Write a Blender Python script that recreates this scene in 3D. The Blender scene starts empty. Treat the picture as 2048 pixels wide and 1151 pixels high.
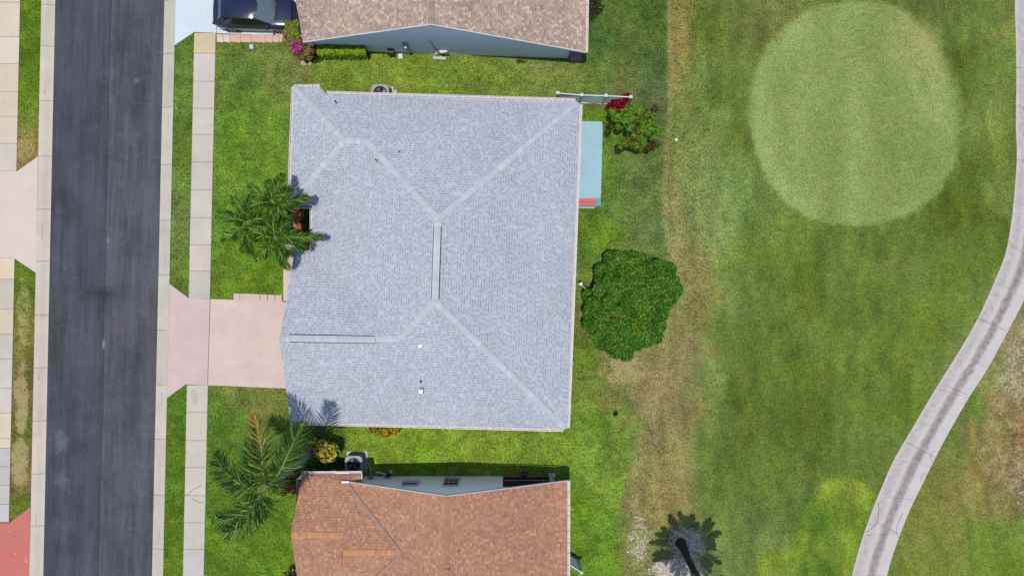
import bpy, bmesh, math, random
import numpy as np
from mathutils import Vector, Matrix
random.seed(7); rng = np.random.default_rng(11)
PI = math.pi
C = bpy.context.scene.collection
SC = bpy.context.scene
# ------------------------------------------------------------------ camera, sky, sun, exposure
HC = 39.0                     # drone height over the lawn, metres
PPM = 35.0                    # photograph pixels per metre on the ground
cam_d = bpy.data.cameras.new('camera'); cam = bpy.data.objects.new('camera', cam_d); C.objects.link(cam)
cam.location = (0, 0, HC); cam_d.sensor_width = 36; cam_d.lens = 18 * HC / (1024 / PPM)
cam_d.clip_start = 0.1; cam_d.clip_end = 3000
SC.camera = cam
TOSUN = Vector((-0.0686, -0.083, 1)).normalized()
w = bpy.data.worlds.new('World'); SC.world = w; w.use_nodes = True
wn = w.node_tree.nodes; wn.clear()
sky = wn.new('ShaderNodeTexSky'); sky.sky_type = 'NISHITA'; sky.sun_disc = False
sky.sun_elevation = math.asin(TOSUN.z); sky.sun_rotation = math.atan2(TOSUN.x, TOSUN.y)
bg = wn.new('ShaderNodeBackground'); bg.inputs[1].default_value = 0.14
wo = wn.new('ShaderNodeOutputWorld')
w.node_tree.links.new(sky.outputs[0], bg.inputs[0]); w.node_tree.links.new(bg.outputs[0], wo.inputs[0])
sd = bpy.data.lights.new('sun', 'SUN'); sd.energy = 4.15; sd.angle = math.radians(0.55); sd.color = (1, 0.945, 0.845)
so = bpy.data.objects.new('sun', sd); C.objects.link(so)
so.rotation_euler = TOSUN.to_track_quat('Z', 'Y').to_euler(); so.location = (0, 0, 60)
SC.view_settings.view_transform = 'Standard'; SC.view_settings.look = 'None'
SC.view_settings.exposure = 0.30; SC.view_settings.gamma = 1; SC.view_settings.use_curve_mapping = False
K = 2.05                      # picture value of a horizontal surface / its base colour, under the light above

# ------------------------------------------------------------------ helpers
def lin(c):
    c = c / 255.0
    return c / 12.92 if c <= 0.04045 else ((c + 0.055) / 1.055) ** 2.4
def col(r, g, b, k=None):
    k = K if k is None else k
    return (min(lin(r) / k, .9), min(lin(g) / k, .9), min(lin(b) / k, .9), 1)
def lin_np(a):
    a = np.asarray(a, float) / 255.0
    return np.where(a <= 0.04045, a / 12.92, ((a + 0.055) / 1.055) ** 2.4)
def P(px, py, z=0.0):
    k = (HC - z) / HC / PPM
    return Vector(((px - 1024) * k, (575.5 - py) * k, z))
OFF = {}
def tag(o, label=None, cat=None, group=None, kind=None):
    if label: o['label'] = label
    if cat: o['category'] = cat
    if group: o['group'] = group
    if kind: o['kind'] = kind
    return o
def thing(name, label, cat, loc=(0, 0, 0), group=None):
    o = bpy.data.objects.new(name, None); C.objects.link(o); o.location = loc
    o.empty_display_size = 0.3
    OFF[o.name] = Vector(loc)
    return tag(o, label, cat, group)
def build(name, verts, faces, mats, parent=None, uvs=None, cols=None, smooth=False, midx=None, loc=None):
    off = Vector((0, 0, 0))
    if parent is not None: off = OFF[parent.name]
    elif loc is not None: off = Vector(loc)
    V = np.asarray([tuple(v) for v in verts] if not isinstance(verts, np.ndarray) else verts, float) - np.array(off)
    me = bpy.data.meshes.new(name)
    if isinstance(faces, np.ndarray):
        n, k = faces.shape
        me.vertices.add(len(V)); me.vertices.foreach_set('co', V.astype(np.float32).ravel())
        me.loops.add(n * k); me.loops.foreach_set('vertex_index', faces.astype(np.int32).ravel())
        me.polygons.add(n); me.polygons.foreach_set('loop_start', np.arange(0, n * k, k, dtype=np.int32))
        me.polygons.foreach_set('loop_total', np.full(n, k, dtype=np.int32))
        me.update(calc_edges=True)
    else:
        me.from_pydata(V.tolist(), [], faces); me.update()
    if uvs is not None:
        l = me.uv_layers.new(name='UVMap'); l.data.foreach_set('uv', np.asarray(uvs, np.float32).ravel())
    if cols is not None:
        for an, arr in cols.items():
            at = me.color_attributes.new(an, 'FLOAT_COLOR', 'POINT')
            at.data.foreach_set('color', np.asarray(arr, np.float32).ravel())
    if not isinstance(mats, (list, tuple)): mats = [mats]
    for m in mats: me.materials.append(m)
    if midx is not None: me.polygons.foreach_set('material_index', np.asarray(midx, np.int32))
    if smooth: me.polygons.foreach_set('use_smooth', np.ones(len(me.polygons), bool))
    o = bpy.data.objects.new(name, me); C.objects.link(o)
    if parent is not None: o.parent = parent
    else: o.location = off
    OFF[o.name] = off
    return o
class MB:
    """collects boxes, prisms and tubes that form ONE part"""
    def __init__(s): s.v = []; s.f = []; s.m = []
    def add(s, vs, fs, mi=0):
        b = len(s.v); s.v += [Vector(v) for v in vs]; s.f += [tuple(i + b for i in f) for f in fs]; s.m += [mi] * len(fs)
    def box(s, c, size, rz=0, mi=0, ax=None):
        x, y, z = size[0] / 2, size[1] / 2, size[2] / 2
        M = Matrix.Rotation(rz, 3, 'Z') if ax is None else ax
        vs = [Vector(c) + M @ Vector((i * x, j * y, k * z)) for k in (-1, 1) for i, j in ((-1, -1), (1, -1), (1, 1), (-1, 1))]
        s.add(vs, [(3, 2, 1, 0), (4, 5, 6, 7), (0, 1, 5, 4), (1, 2, 6, 5), (2, 3, 7, 6), (3, 0, 4, 7)], mi)
    def bar(s, a, b, wd, ht, mi=0):
        a = Vector(a); b = Vector(b); d = (b - a); L = d.length; d.normalize()
        up = Vector((0, 0, 1)) if abs(d.z) < .95 else Vector((0, 1, 0))
        sd_ = d.cross(up).normalized(); u2 = sd_.cross(d)
        M = Matrix((d, sd_, u2)).transposed()
        s.box((a + b) / 2, (L, wd, ht), mi=mi, ax=M)
    def tube(s, pts, rads, n=10, cap=True, mi=0):
        pts = [Vector(p) for p in pts]; b = []
        for i, p in enumerate(pts):
            d = (pts[min(i + 1, len(pts) - 1)] - pts[max(i - 1, 0)]).normalized()
            up = Vector((0, 0, 1)) if abs(d.z) < .9 else Vector((1, 0, 0))
            x = d.cross(up).normalized(); y = x.cross(d)
            r = rads[i] if hasattr(rads, '__len__') else rads
            b.append([p + (x * math.cos(t) + y * math.sin(t)) * r for t in [2 * PI * j / n for j in range(n)]])
        vs = [q for ring in b for q in ring]; fs = []
        for i in range(len(pts) - 1):
            for j in range(n):
                fs.append((i * n + j, i * n + (j + 1) % n, (i + 1) * n + (j + 1) % n, (i + 1) * n + j))
        if cap: fs += [tuple(range(n))[::-1], tuple(range((len(pts) - 1) * n, len(pts) * n))]
        s.add(vs, fs, mi)
    def prism(s, poly, z0, z1, mi=0, top=True, bot=True):
        n = len(poly); vs = [Vector((p[0], p[1], z0)) for p in poly] + [Vector((p[0], p[1], z1)) for p in poly]
        a = sum(poly[i][0] * poly[(i + 1) % n][1] - poly[(i + 1) % n][0] * poly[i][1] for i in range(n))
        fs = [(i, (i + 1) % n, n + (i + 1) % n, n + i) for i in range(n)]
        if top: fs.append(tuple(range(n, 2 * n)))
        if bot: fs.append(tuple(range(n))[::-1])
        if a < 0: fs = [f[::-1] for f in fs]
        s.add(vs, fs, mi)
    def build(s, name, mats, parent=None, smooth=False, loc=None):
        return build(name, s.v, s.f, mats, parent, smooth=smooth, midx=s.m, loc=loc)

# ------------------------------------------------------------------ node helpers
class NT:
    def __init__(s, name):
        s.m = bpy.data.materials.new(name); s.m.use_nodes = True; s.t = s.m.node_tree; s.t.nodes.clear()
        s.out = s.t.nodes.new('ShaderNodeOutputMaterial'); s.b = s.t.nodes.new('ShaderNodeBsdfPrincipled')
        s.t.links.new(s.b.outputs[0], s.out.inputs[0]); s.b.inputs['Roughness'].default_value = .9
        s.b.inputs['Specular IOR Level'].default_value = .2
        s.co = s.t.nodes.new('ShaderNodeTexCoord')
    def L(s, v, sock):
        if isinstance(v, bpy.types.NodeSocket): s.t.links.new(v, sock)
        elif sock.type == 'VECTOR' and hasattr(v, '__len__'): sock.default_value = tuple(v)[:3]
        else: sock.default_value = v
    def math(s, op, a, b=0.0, c=None, clamp=False):
        n = s.t.nodes.new('ShaderNodeMath'); n.operation = op; n.use_clamp = clamp
        s.L(a, n.inputs[0]); s.L(b, n.inputs[1])
        if c is not None: s.L(c, n.inputs[2])
        return n.outputs[0]
    def sep(s, v):
        n = s.t.nodes.new('ShaderNodeSeparateXYZ'); s.L(v, n.inputs[0]); return n.outputs
    def comb(s, x, y, z=0.0):
        n = s.t.nodes.new('ShaderNodeCombineXYZ'); s.L(x, n.inputs[0]); s.L(y, n.inputs[1]); s.L(z, n.inputs[2]); return n.outputs[0]
    def noise(s, scale, detail=3, rough=.6, vec=None, dist=0.0):
        n = s.t.nodes.new('ShaderNodeTexNoise'); n.inputs['Scale'].default_value = scale; n.inputs['Detail'].default_value = detail
        n.inputs['Roughness'].default_value = rough; n.inputs['Distortion'].default_value = dist
        s.L(vec if vec is not None else s.co.outputs['Object'], n.inputs['Vector']); return n.outputs['Fac']
    def scaled(s, v, sx, sy, sz=1.0):
        n = s.t.nodes.new('ShaderNodeVectorMath'); n.operation = 'MULTIPLY'; s.L(v, n.inputs[0]); n.inputs[1].default_value = (sx, sy, sz); return n.outputs[0]
    def white(s, v):
        n = s.t.nodes.new('ShaderNodeTexWhiteNoise'); n.noise_dimensions = '3D'; s.L(v, n.inputs['Vector']); return n.outputs['Value']
    def ramp(s, v, lo, hi, a=0.0, b=1.0):
        n = s.t.nodes.new('ShaderNodeMapRange'); s.L(v, n.inputs[0]); s.L(lo, n.inputs[1]); s.L(hi, n.inputs[2]); s.L(a, n.inputs[3]); s.L(b, n.inputs[4]); n.clamp = True
        return n.outputs[0]
    def mix(s, f, a, b, mode='MIX'):
        n = s.t.nodes.new('ShaderNodeMix'); n.data_type = 'RGBA'; n.blend_type = mode
        s.L(f, n.inputs[0]); s.L(a, n.inputs[6]); s.L(b, n.inputs[7]); return n.outputs[2]
    def mul(s, c, f):      # colour times scalar
        n = s.t.nodes.new('ShaderNodeVectorMath'); n.operation = 'SCALE'; s.L(c, n.inputs[0]); s.L(f, n.inputs['Scale']); return n.outputs[0]
    def attr(s, name, out='Color'):
        n = s.t.nodes.new('ShaderNodeAttribute'); n.attribute_name = name; return n.outputs[out]
    def bump(s, h, strength=.3, dist=.02):
        n = s.t.nodes.new('ShaderNodeBump'); n.inputs['Strength'].default_value = strength; n.inputs['Distance'].default_value = dist
        s.L(h, n.inputs['Height']); s.t.links.new(n.outputs[0], s.b.inputs['Normal'])
    def base(s, c): s.L(c, s.b.inputs['Base Color'])
    def rough(s, r, spec=None):
        s.L(r, s.b.inputs['Roughness'])
        if spec is not None: s.b.inputs['Specular IOR Level'].default_value = spec
    @property
    def obj(s): return s.co.outputs['Object']

def simple(name, c, rough=.6, spec=.3, var=.12, scale=6, metal=0.0):
    t = NT(name); n = t.noise(scale, 4); n2 = t.noise(scale * 9, 2)
    f = t.math('ADD', t.ramp(n, .3, .7, 1 - var, 1 + var), t.ramp(n2, .3, .7, -var * .5, var * .5))
    t.base(t.mul(c, f)); t.rough(rough, spec); t.b.inputs['Metallic'].default_value = metal
    return t.m

# ------------------------------------------------------------------ ground colour map
def pts_field(pts, X, Y, power=3.2):
    num = np.zeros(X.shape + (3,)); den = np.zeros(X.shape)
    for (x, y, r, g, b) in pts:
        wgt = 1.0 / (((X - x) ** 2 + (Y - y) ** 2) + 500.0) ** (power / 2)
        num += wgt[..., None] * np.array([r, g, b], float); den += wgt
    return num / den[..., None]
def vnoise(X, Y, s, seed):
    r = np.random.default_rng(seed); G = r.random((256, 256))
    x = X / s + 1000.37; y = Y / s + 1000.71
    xi = np.floor(x).astype(int); yi = np.floor(y).astype(int); fx = x - xi; fy = y - yi
    fx = fx * fx * (3 - 2 * fx); fy = fy * fy * (3 - 2 * fy)
    g = lambda a, b: G[a % 256, b % 256]
    return (g(xi, yi) * (1 - fx) + g(xi + 1, yi) * fx) * (1 - fy) + (g(xi, yi + 1) * (1 - fx) + g(xi + 1, yi + 1) * fx) * fy
def fbm(X, Y, s, seed):
    return (vnoise(X, Y, s, seed) + .5 * vnoise(X, Y, s / 2, seed + 1) + .25 * vnoise(X, Y, s / 4, seed + 2)) / 1.75
def sstep(a, b, x):
    t = np.clip((x - a) / (b - a), 0, 1); return t * t * (3 - 2 * t)
def blob(X, Y, cx, cy, rx, ry, soft=.35, warp=0, seed=5):
    d = np.sqrt(((X - cx) / rx) ** 2 + ((Y - cy) / ry) ** 2)
    if warp: d = d + (fbm(X, Y, 40, seed) - .5) * warp
    return 1 - sstep(1 - soft, 1 + soft, d)
def polysdf(X, Y, poly):
    d = np.full(X.shape, 1e9); inside = np.zeros(X.shape, bool); n = len(poly)
    for i in range(n):
        x0, y0 = poly[i]; x1, y1 = poly[(i + 1) % n]
        ex, ey = x1 - x0, y1 - y0; t = np.clip(((X - x0) * ex + (Y - y0) * ey) / (ex * ex + ey * ey), 0, 1)
        d = np.minimum(d, np.hypot(X - x0 - t * ex, Y - y0 - t * ey))
        cnd = ((y0 > Y) != (y1 > Y)); xs = x0 + (Y - y0) / (y1 - y0 if y1 != y0 else 1e-9) * ex
        inside ^= cnd & (X < xs)
    return np.where(inside, -d, d)
YARD = [(460,130,100,134,50),(500,250,106,148,44),(450,330,96,140,38),(540,330,108,148,48),(500,560,92,136,32),(450,500,94,140,38),
 (440,850,90,130,40),(510,800,122,136,62),(450,1100,88,132,34),(560,1100,92,142,32),(560,1030,94,142,34),(365,130,100,130,50),(365,250,98,128,48),(355,450,112,134,66),
 (345,900,84,124,28),(340,1100,86,126,28),(66,60,92,124,22),(60,170,92,128,24),(55,250,112,130,46),(50,300,150,128,72),(50,560,92,122,26),(45,650,120,125,55),
 (42,780,120,115,60),(38,870,110,118,50),(40,950,130,112,66),(38,1010,96,120,34),(560,110,118,140,60),(590,140,128,138,76),(650,150,124,150,54),(800,160,130,156,56),(700,140,120,150,50),(1000,165,116,142,56),(900,140,128,156,54),
 (1100,160,122,142,66),(1150,150,116,136,62),(1210,90,72,104,46),(1190,140,90,118,50),(1250,60,98,124,52),(1300,30,76,108,38),(1310,120,86,114,56),(1310,200,100,116,68),(1230,180,116,128,70),(1250,330,108,128,66),(1190,240,100,142,32),
 (1215,350,92,138,40),(1290,330,98,124,62),(1200,470,88,142,34),(1270,450,110,130,68),(1180,520,106,136,52),(1310,440,98,126,66),(1160,720,104,136,42),(1180,780,112,138,56),(760,890,134,168,48),(840,900,128,166,46),(900,890,126,160,52),(1000,890,130,160,50),
 (1130,900,124,156,48),(1190,850,104,142,44),(1190,930,128,160,58),(1170,1000,112,158,36),(1190,1080,94,146,38),(1200,1140,96,148,40),(1160,650,120,128,60),(1230,900,112,140,56),(1225,1000,116,152,50),(1250,780,128,130,74),(620,890,90,120,50),(1230,700,150,140,100)]
COURSE = [(1350,20,150,136,78),(1355,90,158,138,84),(1360,150,142,136,80),(1345,250,112,126,66),(1345,330,136,138,82),(1340,400,150,146,92),(1360,440,134,140,84),(1370,500,158,152,98),
 (1380,560,160,150,98),(1400,620,140,138,84),(1380,700,164,150,104),(1330,760,164,144,106),(1350,830,158,144,100),(1360,930,164,150,98),(1300,860,146,132,92),(1290,930,136,134,80),(1340,990,166,148,96),(1270,1000,138,128,86),
 (1260,1060,140,140,88),(1430,60,98,116,48),(1410,150,112,130,66),(1480,40,104,114,60),(1540,40,116,120,70),(1450,180,86,116,48),(1420,250,116,136,74),(1480,280,84,114,50),(1400,340,124,142,82),(1430,400,130,148,90),(1480,380,108,136,76),(1420,470,136,150,92),
 (1500,480,98,134,62),(1470,560,110,134,66),(1520,520,90,126,52),(1600,560,74,112,42),(1700,520,96,124,58),(1800,520,104,118,62),(1760,490,100,120,56),(1880,520,96,122,52),(1430,650,104,128,62),(1500,700,80,118,46),(1580,640,86,122,52),(1480,780,74,112,42),(1600,760,80,120,46),(1700,700,92,128,56),
 (1760,620,86,114,48),(1850,650,98,128,48),(1740,780,98,124,54),(1620,860,68,108,42),(1560,880,74,114,48),(1800,800,94,122,46),(1700,860,96,120,54),(1430,780,118,132,74),(1420,880,96,122,60),(1470,900,78,112,48),(1450,980,88,120,56),(1540,960,80,118,52),(1580,1020,76,108,56),(1520,1060,108,126,72),(1460,1080,112,134,72),(1550,1120,120,132,72),
 (1420,1120,116,132,78),(2000,480,92,114,46),(1900,430,82,108,40),(1960,420,76,104,36),(2010,400,120,130,70),(1930,330,84,114,46),(1990,300,110,122,56),(1980,240,122,140,72),(1940,180,84,112,46),(1920,120,70,100,38),(1990,130,100,132,60),(2010,60,128,134,68),(2010,180,120,130,70),(1950,60,100,130,62),(1900,40,104,118,62),(1860,15,94,104,56),(1700,5,118,124,72),(1600,20,114,124,68),
 (1950,620,110,130,56),(2020,640,150,144,108),(1990,730,130,138,84),(2040,700,160,140,116),(1960,800,104,134,54),(2010,800,156,132,94),(2040,850,136,96,64),(2030,950,156,128,96),(1950,870,142,128,84),(1910,870,96,130,56),(1900,930,124,128,66),(1970,940,146,124,76),(1930,1000,146,140,80),(1870,990,124,126,62),(2000,1020,150,140,84),(1850,1050,122,128,64),(1900,1080,124,128,64),(1980,1100,98,138,52),(2030,1080,112,138,64),(2020,1140,92,136,48),(1830,1130,112,126,56),(1890,1140,128,134,62)]
BOUND = [(1332,-100),(1332,0),(1333,60),(1337,150),(1334,230),(1327,330),(1325,430),(1334,500),(1338,560),(1320,660),(1272,730),(1270,790),(1282,860),(1262,930),(1240,1000),(1238,1070),(1250,1151),(1256,1300)]
GREEN = [(1712 + 212 * math.copysign(abs(math.cos(t)) ** .9, math.cos(t)) + 4 * math.sin(3 * t), 230 + 225 * math.copysign(abs(math.sin(t)) ** .92, math.sin(t)) + 3 * math.cos(2 * t)) for t in [2 * PI * i / 40 for i in range(40)]]
LUSH = [(1690,950),(1728,958),(1742,990),(1744,1030),(1722,1085),(1702,1160),(1500,1160),(1518,1112),(1578,1092),(1598,1055),(1606,1005),(1640,968)]
def ground_maps(X, Y):
    wx = (fbm(X, Y, 60, 21) - .5) * 60; wy = (fbm(X, Y, 60, 31) - .5) * 60
    yard = pts_field(YARD, X + wx, Y + wy); course = pts_field(COURSE, X + wx, Y + wy) + np.array([0, 2, -6])
    course = (course + (course.mean(-1, keepdims=True) - course) * .04) * .98; yard = yard * np.array([.96, .94, .93]); yard = yard + (yard.mean(-1, keepdims=True) - yard) * .05
    course[..., 0] = np.maximum(course[..., 0], .83 * course[..., 1]); yard[..., 0] = np.maximum(yard[..., 0], .75 * yard[..., 1])
    course = course * (1 - .09 * sstep(115, 155, course[..., 0]))[..., None]
    bx = np.interp(Y, [p[1] for p in BOUND], [p[0] for p in BOUND])
    soft = np.interp(Y, [0, 480, 560, 720, 1200], [2.5, 3, 14, 14, 10])
    e = X - bx + (fbm(X, Y, 25, 41) - .5) * np.interp(Y, [0, 450, 560, 1200], [5, 5, 40, 22])
    cm = sstep(-soft, soft, e)[..., None]
    c = yard * (1 - cm) + course * cm
    # straw line along the mowing edge
    ln = np.exp(-((X - bx - 6) / 5.0) ** 2) * np.interp(Y, [0, 250, 330, 500, 540], [.75, .7, .9, .6, 0])
    c = c * (1 - .6 * ln[..., None]) + np.array([164, 154, 106]) * .6 * ln[..., None]
    # long mowing passes on the fairway
    st = (np.sin((X + .05 * Y + 14 * fbm(X, Y, 300, 77)) / 21.0) * .5 + .35 * np.sin((X - .03 * Y) / 8.3 + 5 * fbm(X, Y, 200, 3))) * cm[..., 0]
    c = c * (1 + .045 * st)[..., None]
    gsoft = 5 + 16 * sstep(1780, 1890, X) * (1 - sstep(260, 300, Y))
    g = 1 - sstep(-gsoft, gsoft, polysdf(X, Y, GREEN) + (fbm(X, Y, 20, 51) - .5) * 8 + np.where((X > 1885), 8 * fbm(X, Y, 30, 9), 0))
    gc = np.array([136, 154, 88]) + (fbm(X, Y * .5, 70, 61)[..., None] - .5) * np.array([34, 34, 30]) + (np.sin(X / 16 + 3 * fbm(X, Y, 90, 8)) * 4)[..., None]
    ring = np.exp(-((polysdf(X, Y, GREEN) + 22) / 22.0) ** 2)[..., None]
    gc = gc + ring * np.array([14, 16, 12]) * np.clip((1780 - X) / 300, 0, 1)[..., None]
    gc = gc + blob(X, Y, 1850, 90, 60, 60, .6)[..., None] * np.array([14, 2, 6])
    c = c * (1 - g[..., None]) + gc * g[..., None]
    l = (1 - sstep(-9, 7, polysdf(X, Y, LUSH) + (fbm(X, Y, 24, 71) - .5) * 26))[..., None]
    lc = np.array([104, 130, 44]) + (fbm(X, Y, 60, 81)[..., None] - .5) * np.array([90, 60, 30]) + np.exp(-((polysdf(X, Y, LUSH) + 12) / 14.0) ** 2)[..., None] * np.array([10, 8, 2])
    c = c * (1 - l) + lc * l
    big = fbm(X, Y, 90, 91) - .5; mid = fbm(X, Y, 26, 95) - .5
    amp = np.where(g > .5, .25, 1.0) * (1 - .4 * cm[..., 0])
    c = c * (1 + amp * (.12 * big + np.where(cm[..., 0] > .5, .12, .36) * mid + .22 * (fbm(X, Y, 13, 93) - .5) + .5 * cm[..., 0] * (fbm(X, Y * .3, 16, 97) - .5)))[..., None]
    c[..., 0] += amp * 15 * (fbm(X, Y, 34, 99) - .5)
    # masks: R dry flecks, G bare sand, B mid mottling
    dry = .25 * np.ones(X.shape)
    for a in [(50,300,32,30,1.),(46,620,18,95,1.),(42,800,18,95,1.15),(38,925,22,70,1.2),(1350,90,40,150,.5),(590,135,40,22,.6),(520,785,50,25,.45),(1375,620,50,250,.6),(1340,850,60,200,.75),(1250,745,60,40,1.),
              (1290,950,60,120,.75),(2020,700,80,120,.75),(2010,870,70,170,.9),(1950,980,90,110,.6),(1290,420,60,70,.35),(1240,180,40,40,.4),(1350,400,40,120,.6),(1460,470,60,40,.4),(1660,900,60,50,.25),(1000,900,300,40,.35),(800,150,200,30,.3),(1820,120,90,100,.4)]:
        dry = np.maximum(dry, a[4] * blob(X, Y, a[0], a[1], a[2], a[3], .5, .5))
    sand = np.zeros(X.shape)
    for a in [(1278,1090,40,76,.86),(1262,1040,28,60,.6),(1312,1050,46,60,.6),(1220,727,34,12,.8),(1250,735,60,26,.45),(1372,1086,54,52,1.0),(1350,1140,70,30,1.2),(2040,735,56,110,.82),(1990,730,50,70,.6),(2050,950,44,90,.8),(1960,780,40,50,.5),(2040,850,40,60,.5),(1178,555,14,22,.4),(590,118,22,14,.6),(600,128,30,8,.5),
              (2022,40,8,30,.5),(2016,100,10,20,.6),(2024,230,7,80,.5),(745,925,40,8,.45),(775,918,26,8,.4),(690,897,24,8,.4),(1070,128,40,9,.5),(1175,600,12,90,.35),(1160,135,30,10,.3)]:
        sand = np.maximum(sand, a[4] * blob(X, Y, a[0], a[1], a[2], a[3], .6, .6))
    fine = np.where(g > .5, .6, 1.0 - .25 * cm[..., 0] * sstep(60, 130, X - bx))
    return np.clip(c, 5, 250), np.stack([dry, sand, fine], -1)

# grid: fine under the photograph, coarse out to the horizon
gx = np.concatenate([[-45000, -12000, -4000, -1500, -600, -250], np.arange(-120, 2175, 6.0), [2300, 2700, 3600, 6000, 14000, 47000]])
gy = np.concatenate([[-45000, -12000, -4000, -1500, -600, -250], np.arange(-80, 1240, 6.0), [1400, 1800, 2600, 5000, 14000, 47000]])
GX, GY = np.meshgrid(gx, gy)
cmap, masks = ground_maps(np.clip(GX, -200, 2200), np.clip(GY, -150, 1300))
outd = np.maximum(np.maximum(-GX - 10, GX - 2060), np.maximum(-GY - 10, GY - 1160))
fo = sstep(0, 110, outd)[..., None]
far_c = np.where(GX[..., None] > 1336, np.array([98., 118, 54]), np.array([100., 130, 46]))
cmap = cmap * (1 - fo) + far_c * fo; masks = masks * (1 - fo) + np.array([.3, 0, .85]) * fo
def kerbx(side, py): return (108 - .0209 * py) if side < 0 else (327 - .0217 * py)
lx = kerbx(-1, GY); rx = kerbx(1, GY)
ez = np.where((GX > lx - 14) & (GX < rx + 14), -0.25, 0.0)
ez = np.where((np.abs(GX) > 4000) | (np.abs(GY) > 4000), -0.3, ez)
V = np.stack([(GX - 1024) / PPM, (575.5 - GY) / PPM, ez], -1).reshape(-1, 3)
ny, nx = GX.shape
ii = np.arange(ny - 1)[:, None] * nx + np.arange(nx - 1)[None, :]
F = np.stack([ii, ii + nx, ii + nx + 1, ii + 1], -1).reshape(-1, 4)
gcol = np.concatenate([lin_np(cmap.reshape(-1, 3)) / K, np.ones((V.shape[0], 1))], 1)
gmask = np.concatenate([masks.reshape(-1, 3), np.ones((V.shape[0], 1))], 1)
def mat_ground():
    t = NT('turf'); c = t.attr('tint'); mk = t.sep(t.attr('mask'))
    n1 = t.noise(5.5, 4, .8); n2 = t.noise(11, 3, .8); n3 = t.noise(1.7, 4, .6); n4 = t.noise(2.2, 5, .7, dist=.6)
    # blade-scale light and dark, with clumps
    f = t.math('ADD', t.ramp(n2, .37, .63, -.46, .50), t.ramp(n1, .36, .64, -.26, .26))
    f = t.math('ADD', f, t.ramp(n4, .36, .64, -.20, .20))
    f = t.math('MULTIPLY', f, mk[2]); f = t.math('ADD', f, 1.03)
    hue = t.ramp(t.noise(3.1, 4, .75, vec=t.comb(t.sep(t.obj)[1], t.sep(t.obj)[0], 7.)), .36, .64)
    tint = t.mix(hue, (1.10, 1.0, .94, 1), (.89, .99, 1.0, 1))
    vm = t.t.nodes.new('ShaderNodeVectorMath'); vm.operation = 'MULTIPLY'; t.L(c, vm.inputs[0]); t.L(tint, vm.inputs[1])
    cc = t.mul(vm.outputs[0], f)
    warm = cc
    # straw flecks
    thr = t.math('SUBTRACT', .76, t.math('MULTIPLY', mk[0], .30))
    fl = t.ramp(t.math('ADD', t.math('MULTIPLY', t.noise(9, 4, .8), .62), t.math('MULTIPLY', n3, .38)), thr, t.math('ADD', thr, .07))
    straw = t.mix(n1, col(166, 148, 96), col(200, 186, 138))
    cc = t.mix(t.math('MULTIPLY', fl, .75), warm, straw)
    thr2 = t.math('SUBTRACT', .88, t.math('MULTIPLY', mk[1], .46))
    fs = t.ramp(t.math('ADD', t.math('MULTIPLY', t.noise(8, 5, .8), .75), t.math('MULTIPLY', n3, .25)), thr2, t.math('ADD', thr2, .06))
    sandc = t.mix(t.ramp(n1, .36, .62), col(150, 132, 112), col(236, 226, 214))
    cc = t.mix(t.math('MULTIPLY', fs, .92), cc, sandc)
    t.base(cc); t.rough(.95, .1); t.bump(t.math('ADD', n2, n1), .4, .03)
    return t.m
g_ob = build('ground', V, F[:, ::-1].copy() if False else F, mat_ground(), cols={'tint': gcol, 'mask': gmask})
tag(g_ob, 'green lawns, fairway and round putting green with straw and sand patches', kind='structure')
if g_ob.data.polygons[0].normal.z < 0: g_ob.data.flip_normals()

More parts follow.
